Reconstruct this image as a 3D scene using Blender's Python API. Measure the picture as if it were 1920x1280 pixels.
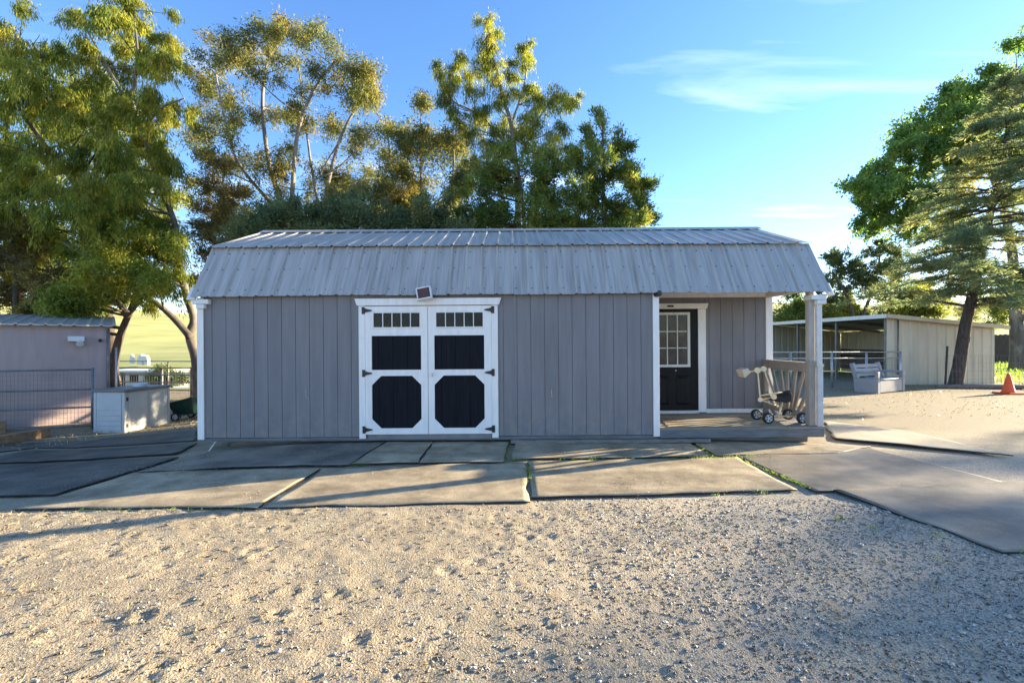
import bpy, math, random
import numpy as np
from mathutils import Vector
R = math.radians
for o in list(bpy.data.objects): bpy.data.objects.remove(o)
scene = bpy.context.scene
COL = scene.collection
# ------------------------------------------------------------------ camera, sky, sun, exposure
F = 832.0; CZ = 1.5                       # focal length in photo pixels (1920 wide), camera height
cam_d = bpy.data.cameras.new('camera'); cam = bpy.data.objects.new('camera', cam_d); COL.objects.link(cam)
cam.location = (0, 0, CZ); cam.rotation_euler = (R(90), 0, 0)
cam_d.sensor_width = 36; cam_d.lens = F/1920*36; cam_d.clip_start = .05; cam_d.clip_end = 3000
scene.camera = cam
SUN_AZ, SUN_EL = 69.3, 13.0               # azimuth from +Y (away from camera) towards +X (right)
w = bpy.data.worlds.new('World'); scene.world = w; w.use_nodes = True
nt = w.node_tree; nt.nodes.clear()
def N(t, ty, **k):
    n = t.nodes.new(ty)
    for a, b in k.items(): setattr(n, a, b)
    return n
wo = N(nt, 'ShaderNodeOutputWorld'); bg = N(nt, 'ShaderNodeBackground')
sky = N(nt, 'ShaderNodeTexSky', sky_type='NISHITA', sun_disc=False, sun_elevation=R(SUN_EL), sun_rotation=R(SUN_AZ),
        altitude=100, air_density=1.0, dust_density=.08, ozone_density=4.0)
tc = N(nt, 'ShaderNodeTexCoord'); sep = N(nt, 'ShaderNodeSeparateXYZ')
nt.links.new(tc.outputs['Generated'], sep.inputs[0])
addz = N(nt, 'ShaderNodeMath', operation='ADD'); addz.inputs[1].default_value = .12
nt.links.new(sep.outputs[2], addz.inputs[0])
mxz = N(nt, 'ShaderNodeMath', operation='MAXIMUM'); mxz.inputs[1].default_value = .06
nt.links.new(addz.outputs[0], mxz.inputs[0])
dv = N(nt, 'ShaderNodeVectorMath', operation='DIVIDE'); cmb = N(nt, 'ShaderNodeCombineXYZ')
for i in range(3): nt.links.new(mxz.outputs[0], cmb.inputs[i])
nt.links.new(tc.outputs['Generated'], dv.inputs[0]); nt.links.new(cmb.outputs[0], dv.inputs[1])
mp = N(nt, 'ShaderNodeMapping'); mp.inputs['Scale'].default_value = (.5, 2.3, 1); mp.inputs['Rotation'].default_value = (0, 0, R(-6))
mp.inputs['Location'].default_value = (5.58, 1.13, 0)
nt.links.new(dv.outputs[0], mp.inputs[0])
cn = N(nt, 'ShaderNodeTexNoise'); cn.inputs['Scale'].default_value = 1.15; cn.inputs['Detail'].default_value = 7
cn.inputs['Roughness'].default_value = .52; cn.inputs['Distortion'].default_value = .5
nt.links.new(mp.outputs[0], cn.inputs['Vector'])
cr = N(nt, 'ShaderNodeValToRGB'); cr.color_ramp.elements[0].position = .56; cr.color_ramp.elements[1].position = .86
cr.color_ramp.elements[1].color = (.42, .42, .42, 1)
nt.links.new(cn.outputs['Fac'], cr.inputs[0])
hs = N(nt, 'ShaderNodeHueSaturation'); hs.inputs['Saturation'].default_value = 1.1; hs.inputs['Hue'].default_value = .504; hs.inputs['Value'].default_value = 1.0
wb = N(nt, 'ShaderNodeMixRGB', blend_type='MULTIPLY'); wb.inputs[0].default_value = 1; wb.inputs[2].default_value = (1.17, .955, .905, 1)
nt.links.new(sky.outputs[0], hs.inputs['Color']); nt.links.new(hs.outputs[0], wb.inputs[1])
mxc = N(nt, 'ShaderNodeMixRGB'); mxc.inputs[2].default_value = (6.2, 6.5, 7.0, 1)
nt.links.new(cr.outputs[0], mxc.inputs[0]); nt.links.new(wb.outputs[0], mxc.inputs[1])
nt.links.new(mxc.outputs[0], bg.inputs[0]); bg.inputs[1].default_value = .10
nt.links.new(bg.outputs[0], wo.inputs[0])
sd = bpy.data.lights.new('sun', 'SUN'); sd.energy = 4.5; sd.angle = R(.55); sd.color = (1, .84, .58)
sun = bpy.data.objects.new('sun', sd); COL.objects.link(sun); sun.location = (30, 12, 20)
SD = Vector((math.sin(R(SUN_AZ))*math.cos(R(SUN_EL)), math.cos(R(SUN_AZ))*math.cos(R(SUN_EL)), math.sin(R(SUN_EL))))
sun.rotation_euler = SD.to_track_quat('Z', 'Y').to_euler()
vs = scene.view_settings; vs.view_transform = 'Standard'; vs.look = 'None'; vs.gamma = 1; vs.use_curve_mapping = False
vs.exposure = 2.4
scene.render.engine = 'CYCLES'
# ------------------------------------------------------------------ helpers
rng = np.random.default_rng(7); random.seed(7)
def sstep(a, b, x):
    t = np.clip((np.asarray(x, float)-a)/(b-a), 0, 1); return t*t*(3-2*t)
def terr(x, y):                           # the yard falls away gently to the left
    return -.37*sstep(-2.4, -8.6, x)*sstep(2.5, 7.5, y) -3.3*sstep(15, 48, y)*sstep(-6, -14, x)
def P(px, py, Y): return Vector(((px-960)/F*Y, Y, CZ+(640-py)/F*Y))
def G(px, py):                            # pixel -> point on the ground
    z = 0.
    for _ in range(12):
        Y = (CZ-z)*F/(py-640); X = (px-960)*Y/F; z = float(terr(X, Y))
    return Vector((X, Y, z))
def vnoise(x, y, s, seed):
    r = np.random.default_rng(seed); g = r.random((256, 256))
    x = x/s; y = y/s; i = np.floor(x).astype(int); j = np.floor(y).astype(int); u = x-i; v = y-j
    u = u*u*(3-2*u); v = v*v*(3-2*v)
    a = g[i % 256, j % 256]; b = g[(i+1) % 256, j % 256]; c = g[i % 256, (j+1) % 256]; d = g[(i+1) % 256, (j+1) % 256]
    return (a*(1-u)+b*u)*(1-v)+(c*(1-u)+d*u)*v-.5
def tag(o, label, cat=None, group=None, kind=None):
    if label: o['label'] = label
    if cat: o['category'] = cat
    if group: o['group'] = group
    if kind: o['kind'] = kind
    return o
def thing(name, label, cat, loc=(0, 0, 0), rot=(0, 0, 0), group=None):
    o = bpy.data.objects.new(name, None); COL.objects.link(o); o.location = loc; o.rotation_euler = rot
    o.empty_display_size = .2
    return tag(o, label, cat, group)
def link(name, me, mat, parent=None):
    o = bpy.data.objects.new(name, me); COL.objects.link(o)
    if mat and not me.materials: me.materials.append(mat)
    if parent: o.parent = parent
    return o
class MB:
    def __init__(s, off=(0, 0, 0)): s.v = []; s.f = []; s.off = Vector(off)
    def add(s, vs_, fs): n = len(s.v); s.v += [Vector(a) for a in vs_]; s.f += [tuple(i+n for i in f) for f in fs]; return s
    def box(s, x0, x1, y0, y1, z0, z1):
        return s.add([(x, y, z) for z in (z0, z1) for y in (y0, y1) for x in (x0, x1)],
                     [(0, 2, 3, 1), (4, 5, 7, 6), (0, 1, 5, 4), (2, 6, 7, 3), (0, 4, 6, 2), (1, 3, 7, 5)])
    def bar(s, a, b, wd, ht, up=(0, 0, 1)):
        a = Vector(a); b = Vector(b); d = (b-a).normalized(); u = Vector(up); sd_ = d.cross(u)
        if sd_.length < 1e-4: sd_ = d.cross(Vector((1, 0, 0)))
        sd_.normalize(); u = sd_.cross(d).normalized(); p = []
        for c in (a, b):
            for q, r_ in ((-1, -1), (1, -1), (1, 1), (-1, 1)): p.append(c+sd_*q*wd/2+u*r_*ht/2)
        return s.add(p, [(3, 2, 1, 0), (4, 5, 6, 7), (0, 1, 5, 4), (1, 2, 6, 5), (2, 3, 7, 6), (3, 0, 4, 7)])
    def tube(s, pts, rad, n=8, cap=True):
        pts = [Vector(p) for p in pts]; m = len(pts)
        if not hasattr(rad, '__len__'): rad = [rad]*m
        k0 = len(s.v); ref = None
        for i, p in enumerate(pts):
            d = (pts[min(i+1, m-1)]-pts[max(i-1, 0)]).normalized()
            if ref is None: ref = Vector((0, 0, 1)) if abs(d.z) < .9 else Vector((1, 0, 0))
            a = d.cross(ref).normalized(); b = a.cross(d).normalized(); ref = b
            for j in range(n):
                t = 2*math.pi*j/n; s.v.append(p+(a*math.cos(t)+b*math.sin(t))*rad[i])
        for i in range(m-1):
            for j in range(n):
                s.f.append((k0+i*n+j, k0+i*n+(j+1) % n, k0+(i+1)*n+(j+1) % n, k0+(i+1)*n+j))
        if cap: s.f.append(tuple(k0+j for j in reversed(range(n)))); s.f.append(tuple(k0+(m-1)*n+j for j in range(n)))
        return s
    def prism(s, poly, d):                # poly: 3-D points, d: extrusion vector
        n = len(poly); d = Vector(d); p = [Vector(q) for q in poly]
        return s.add(p+[q+d for q in p], [tuple(reversed(range(n))), tuple(range(n, 2*n))]+[(i, (i+1) % n, n+(i+1) % n, n+i) for i in range(n)])
    def mesh(s, smooth=False):
        me = bpy.data.meshes.new('m'); me.from_pydata([v-s.off for v in s.v], [], s.f); me.update()
        import bmesh
        bm = bmesh.new(); bm.from_mesh(me); bmesh.ops.recalc_face_normals(bm, faces=bm.faces); bm.to_mesh(me); bm.free()
        if smooth: me.polygons.foreach_set('use_smooth', [True]*len(me.polygons))
        return me
    def build(s, name, mat, parent=None, smooth=False, bevel=0):
        o = link(name, s.mesh(smooth), mat, parent)
        if bevel:
            m = o.modifiers.new('b', 'BEVEL'); m.width = bevel; m.segments = 2; m.limit_method = 'ANGLE'
        return o
def bx(name, mat, par, *a, bevel=0, off=(0, 0, 0)): return MB(off).box(*a).build(name, mat, par, bevel=bevel)
def npmesh(v, q):
    me = bpy.data.meshes.new('m'); v = np.ascontiguousarray(v, np.float32); q = np.ascontiguousarray(q, np.int32)
    k = q.shape[1]; me.vertices.add(len(v)); me.vertices.foreach_set('co', v.ravel())
    me.loops.add(q.size); me.loops.foreach_set('vertex_index', q.ravel())
    me.polygons.add(len(q)); me.polygons.foreach_set('loop_start', np.arange(0, q.size, k, dtype=np.int32))
    me.polygons.foreach_set('loop_total', np.full(len(q), k, np.int32)); me.update(calc_edges=True); return me
# ------------------------------------------------------------------ materials
def M(name, c, rough=.7, var=.15, scale=6, bump=.15, bscale=60, metal=0, spec=.5, st=(1, 1, 1), c2=None, lo=.35, hi=.65, island=0, bdist=.01):
    m = bpy.data.materials.new(name); m.use_nodes = True; t = m.node_tree; t.nodes.clear()
    out = N(t, 'ShaderNodeOutputMaterial'); b = N(t, 'ShaderNodeBsdfPrincipled'); t.links.new(b.outputs[0], out.inputs[0])
    g = N(t, 'ShaderNodeNewGeometry'); mpn = N(t, 'ShaderNodeMapping'); mpn.inputs['Scale'].default_value = st
    t.links.new(g.outputs['Position'], mpn.inputs[0])
    n = N(t, 'ShaderNodeTexNoise'); n.inputs['Scale'].default_value = scale; n.inputs['Detail'].default_value = 6; n.inputs['Roughness'].default_value = .62
    t.links.new(mpn.outputs[0], n.inputs['Vector'])
    rp = N(t, 'ShaderNodeValToRGB'); rp.color_ramp.elements[0].position = lo; rp.color_ramp.elements[1].position = hi
    a = [max(x*(1-var), 0) for x in c]; d = c2 or [min(x*(1+var), .95) for x in c]
    rp.color_ramp.elements[0].color = (*a, 1); rp.color_ramp.elements[1].color = (*d, 1)
    t.links.new(n.outputs['Fac'], rp.inputs[0]); t.links.new(rp.outputs[0], b.inputs['Base Color'])
    b.inputs['Roughness'].default_value = rough; b.inputs['Metallic'].default_value = metal; b.inputs['Specular IOR Level'].default_value = spec
    if bump:
        n2 = N(t, 'ShaderNodeTexNoise'); n2.inputs['Scale'].default_value = bscale; n2.inputs['Detail'].default_value = 5
        t.links.new(mpn.outputs[0], n2.inputs['Vector'])
        bn = N(t, 'ShaderNodeBump'); bn.inputs['Strength'].default_value = bump; bn.inputs['Distance'].default_value = bdist
        t.links.new(n2.outputs['Fac'], bn.inputs['Height']); t.links.new(bn.outputs[0], b.inputs['Normal'])
    return m
def layer(m, c, scale, lo, hi, st=(1, 1, 1), fac=1, detail=6):
    """lay stains of colour c over a material's base colour where a noise is high"""
    t = m.node_tree; b = next(n for n in t.nodes if n.type == 'BSDF_PRINCIPLED'); src = b.inputs['Base Color'].links[0].from_socket
    g = N(t, 'ShaderNodeNewGeometry'); mpn = N(t, 'ShaderNodeMapping'); mpn.inputs['Scale'].default_value = st; mpn.inputs['Location'].default_value = (scale*1.7, 3.1, scale)
    t.links.new(g.outputs['Position'], mpn.inputs[0])
    n = N(t, 'ShaderNodeTexNoise'); n.inputs['Scale'].default_value = scale; n.inputs['Detail'].default_value = detail
    t.links.new(mpn.outputs[0], n.inputs['Vector'])
    rp = N(t, 'ShaderNodeValToRGB'); rp.color_ramp.elements[0].position = lo; rp.color_ramp.elements[1].position = hi
    rp.color_ramp.elements[1].color = (fac, fac, fac, 1)
    t.links.new(n.outputs['Fac'], rp.inputs[0]); mx = N(t, 'ShaderNodeMixRGB'); mx.inputs[2].default_value = (*c, 1)
    t.links.new(rp.outputs[0], mx.inputs[0]); t.links.new(src, mx.inputs[1]); t.links.new(mx.outputs[0], b.inputs['Base Color'])
    return m
def leafmat(name, cols, trans=.38, rough=.5):
    trans = min(trans*1.35, .56)
    m = bpy.data.materials.new(name); m.use_nodes = True; t = m.node_tree; t.nodes.clear()
    out = N(t, 'ShaderNodeOutputMaterial'); b = N(t, 'ShaderNodeBsdfPrincipled'); tr = N(t, 'ShaderNodeBsdfTranslucent'); mx = N(t, 'ShaderNodeMixShader')
    g = N(t, 'ShaderNodeNewGeometry'); rp = N(t, 'ShaderNodeValToRGB'); e = rp.color_ramp.elements
    while len(e) < len(cols): e.new(.5)
    for i, (p, c) in enumerate(cols): e[i].position = p; e[i].color = (*[q*1.35 for q in c], 1)
    n = N(t, 'ShaderNodeTexNoise'); n.inputs['Scale'].default_value = .9; n.inputs['Detail'].default_value = 3
    t.links.new(g.outputs['Position'], n.inputs['Vector'])
    ma = N(t, 'ShaderNodeMath', operation='MULTIPLY_ADD'); ma.inputs[1].default_value = .55
    t.links.new(g.outputs['Random Per Island'], ma.inputs[0])
    m2 = N(t, 'ShaderNodeMath', operation='MULTIPLY_ADD'); m2.inputs[1].default_value = 1.3; m2.inputs[2].default_value = -.42
    t.links.new(n.outputs['Fac'], m2.inputs[0]); t.links.new(m2.outputs[0], ma.inputs[2]); t.links.new(ma.outputs[0], rp.inputs[0])
    t.links.new(rp.outputs[0], b.inputs['Base Color']); b.inputs['Roughness'].default_value = rough; b.inputs['Specular IOR Level'].default_value = .35
    hsn = N(t, 'ShaderNodeHueSaturation'); hsn.inputs['Value'].default_value = 1.9; hsn.inputs['Saturation'].default_value = 1.1
    t.links.new(rp.outputs[0], hsn.inputs['Color']); t.links.new(hsn.outputs[0], tr.inputs[0])
    mx.inputs[0].default_value = trans; t.links.new(b.outputs[0], mx.inputs[1]); t.links.new(tr.outputs[0], mx.inputs[2]); t.links.new(mx.outputs[0], out.inputs[0])
    return m
V = {}
V['siding'] = layer(M('painted_siding', (.178, .172, .180), .62, .11, 2.2, .25, 55, st=(4, 4, .35)), (.22, .20, .18), 1.6, .55, .85, fac=.35)
def splash(m, c, z1, fac):
    """mud splashed on the foot of a wall"""
    t = m.node_tree; b = next(n for n in t.nodes if n.type == 'BSDF_PRINCIPLED'); src = b.inputs['Base Color'].links[0].from_socket
    g = N(t, 'ShaderNodeNewGeometry'); s = N(t, 'ShaderNodeSeparateXYZ'); t.links.new(g.outputs['Position'], s.inputs[0])
    n = N(t, 'ShaderNodeTexNoise'); n.inputs['Scale'].default_value = 9; n.inputs['Detail'].default_value = 8; t.links.new(g.outputs['Position'], n.inputs['Vector'])
    mr = N(t, 'ShaderNodeMapRange'); mr.inputs['From Min'].default_value = z1; mr.inputs['From Max'].default_value = .1; t.links.new(s.outputs[2], mr.inputs['Value'])
    rp = N(t, 'ShaderNodeMapRange'); rp.inputs['From Min'].default_value = .42; rp.inputs['From Max'].default_value = .68; rp.inputs['To Max'].default_value = fac; t.links.new(n.outputs['Fac'], rp.inputs['Value'])
    mu_ = N(t, 'ShaderNodeMath', operation='MULTIPLY'); t.links.new(mr.outputs[0], mu_.inputs[0]); t.links.new(rp.outputs[0], mu_.inputs[1])
    mx = N(t, 'ShaderNodeMixRGB'); mx.inputs[2].default_value = (*c, 1); t.links.new(mu_.outputs[0], mx.inputs[0]); t.links.new(src, mx.inputs[1]); t.links.new(mx.outputs[0], b.inputs['Base Color'])
splash(V['siding'], (.27, .23, .18), .75, .6)
V['white'] = layer(M('white_paint', (.78, .755, .72), .5, .06, 5, .12, 40, st=(3, 3, .5)), (.42, .38, .32), 5, .62, .85, fac=.5)
V['cream'] = M('warm_white_trim', (.66, .63, .58), .55, .08, 5, .12, 40, st=(3, 3, .6))
V['black_panel'] = layer(M('dark_panel_paint', (.008, .009, .013), .7, .3, 5, .5, 60, st=(5, 5, .4), spec=.15), (.05, .047, .045), 9, .62, .95, st=(3, 3, .3), fac=.4)
V['black_door'] = M('black_door_paint', (.009, .0085, .008), .5, .3, 5, .1, 50, spec=.2)
V['iron'] = M('black_iron', (.015, .015, .018), .45, .2, 20, .2, 80)
V['glass'] = M('dark_window_glass', (.012, .016, .018), .06, .5, 5, .03, 7, spec=.15)
V['glass2'] = M('dusty_door_glass', (.05, .052, .048), .15, .5, 3, .03, 7, spec=.3)
V['galv'] = layer(layer(layer(M('weathered_galvanised_roof', (.47, .43, .375), .45, .12, 1.5, .08, 30, metal=.3, st=(9, .6, .6)), (.19, .175, .155), 3.0, .46, .8, st=(7, .35, .35), fac=.7),
                        (.30, .27, .22), 1.2, .55, .75, fac=.4), (.03, .03, .03), 26, .70, .76, st=(1, .5, .5), fac=.8)
V['metal'] = M('galvanised_pipe', (.47, .46, .44), .4, .15, 8, .05, 40, metal=.6)
V['darkmetal'] = M('dull_grey_pipe', (.20, .195, .185), .5, .2, 8, .05, 40, metal=.4)
V['bluemetal'] = M('white_downspout', (.60, .60, .60), .32, .08, 8, .04, 20, metal=.3)
V['greywood'] = layer(M('weathered_grey_timber', (.20, .175, .15), .8, .25, 4, .5, 40, st=(1, 1, 6)), (.09, .08, .07), 7, .5, .8, fac=.6)
V['deckpaint'] = M('grey_deck_paint', (.13, .135, .14), .7, .25, 6, .4, 50, st=(.6, 4, 4))
V['deckboard'] = layer(M('worn_deck_boards', (.22, .20, .17), .75, .25, 4, .4, 50, st=(.5, 6, 6)), (.10, .09, .08), 5, .5, .75, fac=.6)
V['railing'] = M('taupe_railing_paint', (.30, .25, .20), .7, .14, 5, .3, 40, st=(2, 2, .7))
V['post'] = M('worn_post_paint', (.40, .35, .29), .7, .2, 5, .3, 40, st=(2, 2, .5))
V['rust'] = layer(M('rusty_lens', (.07, .022, .014), .35, .4, 30, .2, 60), (.16, .05, .03), 50, .5, .7)
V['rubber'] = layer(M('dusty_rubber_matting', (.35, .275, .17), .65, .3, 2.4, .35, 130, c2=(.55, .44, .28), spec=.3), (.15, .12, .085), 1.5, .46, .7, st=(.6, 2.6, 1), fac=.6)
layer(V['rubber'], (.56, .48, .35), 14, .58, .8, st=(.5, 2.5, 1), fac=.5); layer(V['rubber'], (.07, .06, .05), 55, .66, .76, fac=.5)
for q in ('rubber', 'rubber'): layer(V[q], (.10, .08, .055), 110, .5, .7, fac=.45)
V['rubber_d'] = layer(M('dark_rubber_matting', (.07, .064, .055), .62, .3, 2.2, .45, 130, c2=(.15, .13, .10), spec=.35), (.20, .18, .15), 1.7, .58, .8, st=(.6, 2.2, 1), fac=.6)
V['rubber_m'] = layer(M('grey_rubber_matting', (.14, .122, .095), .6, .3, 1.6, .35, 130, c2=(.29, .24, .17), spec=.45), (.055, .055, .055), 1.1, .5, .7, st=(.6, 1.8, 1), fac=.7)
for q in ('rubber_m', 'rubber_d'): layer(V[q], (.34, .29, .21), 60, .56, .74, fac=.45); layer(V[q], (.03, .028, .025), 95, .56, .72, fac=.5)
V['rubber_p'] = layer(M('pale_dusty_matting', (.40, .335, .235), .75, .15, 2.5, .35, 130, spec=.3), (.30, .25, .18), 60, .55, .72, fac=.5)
V['edge'] = M('cut_rubber_edge', (.03, .028, .025), .8, .3, 30, .3, 90)
V['mauve'] = layer(M('mauve_wall_paint', (.42, .315, .285), .7, .07, 2, .2, 40, st=(3, 3, .5)), (.2, .17, .16), 2, .55, .8, fac=.4)
V['tan_metal'] = M('tan_ribbed_steel', (.58, .51, .38), .45, .08, 2, .05, 40, st=(2, 2, .5), metal=.1)
V['resin'] = M('pale_resin', (.52, .50, .45), .5, .06, 4, .1, 40)
V['resin_lid'] = M('grey_brown_resin_lid', (.17, .155, .15), .5, .12, 4, .1, 40)
V['resin_end'] = M('pale_grey_resin', (.47, .48, .49), .5, .06, 4, .1, 40)
V['bench'] = layer(M('grey_plastic_bench', (.33, .32, .32), .5, .06, 3, .08, 30), (.26, .24, .2), 5, .55, .8, fac=.5)
V['cone'] = M('orange_vinyl', (.95, .11, .012), .45, .08, 6, .05, 30)
V['green'] = M('dark_green_plastic', (.006, .035, .026), .35, .2, 6, .05, 30)
V['tyre'] = M('black_tyre', (.014, .014, .015), .7, .2, 20, .2, 80)
V['hub'] = M('grey_plastic_hub', (.5, .5, .5), .4, .1, 20, 0)
V['toy'] = M('cream_powder_coat', (.74, .57, .32), .4, .1, 12, .05, 40)
V['toy2'] = M('pale_scoop_metal', (.58, .47, .33), .4, .12, 12, .05, 40)
V['timber'] = layer(M('orange_brown_sleeper', (.30, .17, .08), .8, .3, 4, .6, 30, st=(.6, 3, 3)), (.12, .08, .05), 5, .5, .75, fac=.7)
V['pink'] = M('beige_stucco', (.45, .39, .33), .8, .08, 2, .1, 30)
V['ltblue'] = M('pale_blue_plastic', (.5, .56, .62), .4, .06, 4, 0)
V['fencewood'] = M('dark_brown_fence_board', (.085, .055, .042), .85, .35, 3, .4, 30, st=(6, 6, .6))
V['white_plastic'] = M('white_plastic', (.7, .69, .66), .4, .06, 8, .03, 20)
V['hutch'] = M('pale_grey_hutch', (.6, .6, .58), .6, .08, 2, 0)
V['bark_pale'] = layer(M('pale_grey_bark', (.24, .21, .175), .85, .3, 3, .5, 16, st=(2, 2, .5)), (.14, .11, .09), 4, .48, .7, st=(1, 1, .4), fac=.8)
V['bark_dark'] = layer(M('dark_furrowed_bark', (.085, .065, .052), .9, .35, 5, .9, 22, st=(3, 3, .6), bdist=.03), (.20, .17, .14), 5, .55, .75, fac=.5)
V['bark_mid'] = layer(M('mottled_gum_bark', (.12, .098, .08), .85, .3, 3, .6, 16, st=(2, 2, .5)), (.30, .26, .21), 2.2, .52, .66, st=(1, 1, .5), fac=.8)
L = {}
L['weep'] = leafmat('weeping_leaves', [(0, (.045, .07, .016)), (.3, (.095, .13, .024)), (.65, (.19, .195, .034)), (.94, (.30, .25, .05)), (1, (.22, .10, .035))], .42)
L['euc'] = leafmat('eucalyptus_leaves', [(0, (.03, .045, .016)), (.4, (.075, .09, .028)), (.7, (.15, .135, .035)), (.92, (.23, .17, .05)), (1, (.22, .09, .03))], .38)
L['bright'] = leafmat('bright_gum_leaves', [(0, (.04, .06, .014)), (.4, (.10, .125, .022)), (.75, (.21, .20, .03)), (1, (.28, .24, .045))], .42)
L['juniper'] = leafmat('juniper_foliage', [(0, (.03, .05, .028)), (.5, (.07, .10, .045)), (.85, (.14, .155, .055)), (1, (.2, .18, .06))], .25, .7)
L['cedar'] = leafmat('cedar_foliage', [(0, (.04, .07, .02)), (.5, (.10, .135, .032)), (.85, (.21, .205, .045)), (1, (.28, .24, .05))], .36, .7)
L['spruce'] = leafmat('blue_green_needles', [(0, (.055, .085, .042)), (.5, (.125, .155, .072)), (.85, (.22, .21, .08)), (1, (.34, .27, .09))], .36, .7)
L['olive'] = leafmat('dry_olive_foliage', [(0, (.05, .05, .02)), (.5, (.12, .105, .035)), (1, (.24, .17, .055))], .25, .7)
L['broad'] = leafmat('broad_green_leaves', [(0, (.04, .08, .024)), (.5, (.09, .15, .036)), (.85, (.17, .205, .05)), (1, (.28, .24, .05))], .42)
L['bush'] = leafmat('yellow_green_bush_leaves', [(0, (.05, .07, .018)), (.5, (.12, .14, .03)), (1, (.24, .22, .05))], .4)
L['grass'] = leafmat('weed_blades', [(0, (.05, .09, .015)), (.6, (.13, .18, .03)), (1, (.26, .24, .08))], .4)
L['straw'] = leafmat('dry_straw', [(0, (.16, .115, .055)), (.5, (.32, .24, .12)), (1, (.44, .36, .21))], .1)
# ground material: sandy dirt on the left, grey gravel on the right, green beyond the fences
gm = M('dirt_and_gravel', (.335, .268, .168), .9, .22, 3.5, .9, 95, bdist=.012)
layer(gm, (.29, .22, .14), 1.1, .45, .7, fac=.6); layer(gm, (.52, .44, .315), 70, .5, .68, fac=.7); layer(gm, (.13, .10, .07), 95, .56, .7, fac=.75)
def xmask(m, c, fn, nscale=1.2, namp=1.0):
    t = m.node_tree; b = next(n for n in t.nodes if n.type == 'BSDF_PRINCIPLED'); src = b.inputs['Base Color'].links[0].from_socket
    g = N(t, 'ShaderNodeNewGeometry'); s = N(t, 'ShaderNodeSeparateXYZ'); t.links.new(g.outputs['Position'], s.inputs[0])
    n = N(t, 'ShaderNodeTexNoise'); n.inputs['Scale'].default_value = nscale; n.inputs['Detail'].default_value = 7; t.links.new(g.outputs['Position'], n.inputs['Vector'])
    ax, a0, a1 = fn
    ma = N(t, 'ShaderNodeMath', operation='MULTIPLY_ADD'); ma.inputs[1].default_value = namp*2; t.links.new(n.outputs['Fac'], ma.inputs[0])
    ad = N(t, 'ShaderNodeMath', operation='ADD'); ad.inputs[1].default_value = -namp; t.links.new(s.outputs[ax], ad.inputs[0]); t.links.new(ad.outputs[0], ma.inputs[2])
    mr = N(t, 'ShaderNodeMapRange'); mr.inputs['From Min'].default_value = a0; mr.inputs['From Max'].default_value = a1; t.links.new(ma.outputs[0], mr.inputs['Value'])
    n3 = N(t, 'ShaderNodeTexNoise'); n3.inputs['Scale'].default_value = 85; n3.inputs['Detail'].default_value = 6; t.links.new(g.outputs['Position'], n3.inputs['Vector'])
    rp = N(t, 'ShaderNodeValToRGB'); rp.color_ramp.elements[0].position = .36; rp.color_ramp.elements[1].position = .64
    rp.color_ramp.elements[0].color = (*[q*.5 for q in c], 1); rp.color_ramp.elements[1].color = (*[min(q*1.45, .9) for q in c], 1); t.links.new(n3.outputs['Fac'], rp.inputs[0])
    mx = N(t, 'ShaderNodeMixRGB'); t.links.new(mr.outputs[0], mx.inputs[0]); t.links.new(src, mx.inputs[1]); t.links.new(rp.outputs[0], mx.inputs[2])
    t.links.new(mx.outputs[0], b.inputs['Base Color']); return b, mx, mr, s
b_, mx_, mr_, s_ = xmask(gm, (.37, .315, .235), (0, -.4, 2.6))
bn_ = next(n for n in gm.node_tree.nodes if n.type == 'BUMP'); n5 = N(gm.node_tree, 'ShaderNodeTexNoise'); n5.inputs['Scale'].default_value = 5; n5.inputs['Detail'].default_value = 8; n5.inputs['Roughness'].default_value = .65
gp5 = N(gm.node_tree, 'ShaderNodeNewGeometry'); gm.node_tree.links.new(gp5.outputs['Position'], n5.inputs['Vector'])
bn5 = N(gm.node_tree, 'ShaderNodeBump'); bn5.inputs['Strength'].default_value = .8; bn5.inputs['Distance'].default_value = .022
gm.node_tree.links.new(n5.outputs['Fac'], bn5.inputs['Height']); gm.node_tree.links.new(bn5.outputs[0], bn_.inputs['Normal'])
# gravel only within the near yard: fade it out again past 7 m
t_ = gm.node_tree; mrY = N(t_, 'ShaderNodeMapRange'); mrY.inputs['From Min'].default_value = 6.6; mrY.inputs['From Max'].default_value = 5.4
t_.links.new(s_.outputs[1], mrY.inputs['Value']); mu = N(t_, 'ShaderNodeMath', operation='MULTIPLY'); t_.links.new(mr_.outputs[0], mu.inputs[0]); t_.links.new(mrY.outputs[0], mu.inputs[1])
t_.links.new(mu.outputs[0], mx_.inputs[0])
xmask(gm, (.25, .20, .12), (1, 6.3, 8.0), .7, 1.0)
xmask(gm, (.13, .17, .045), (1, 17.5, 20), .5, 1.5)
# ------------------------------------------------------------------ ground
def axis(a, b, st, far, g):
    c = list(np.arange(a, b, st)); d = st; x = c[-1]
    while x < far: d *= g; x += d; c.append(x)
    return c
xs = axis(0, 6.4, .027, 900, 1.16); xs = np.array([-q for q in xs[:0:-1]]+xs)
ys = axis(1.1, 4.6, .026, 1500, 1.06); neg = axis(0, .5, .1, 900, 1.3); ys = np.array([1.1-q for q in neg[:0:-1]]+ys)
X, Y = np.meshgrid(xs, ys)
Z = terr(X, Y)
near = sstep(9, 6, np.abs(X))*sstep(9, 5.5, Y)
dirt = 1-.72*sstep(-.8, 2.2, X+1.4*vnoise(X, Y, .9, 5))
y_f = np.where(X > .2, 4.3, 4.05); mask = np.where((Y > y_f-.1), sstep(y_f+.1, y_f-.2, Y), 1.0)
mask = np.maximum(mask, .25)
rough = 0.020*vnoise(X, Y, .45, 1)+.009*vnoise(X, Y*1.5, .13, 2)+.007*vnoise(X, Y*1.3, .065, 3)+.007*vnoise(X, Y, .032, 4)
hp = np.zeros_like(X)
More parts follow.
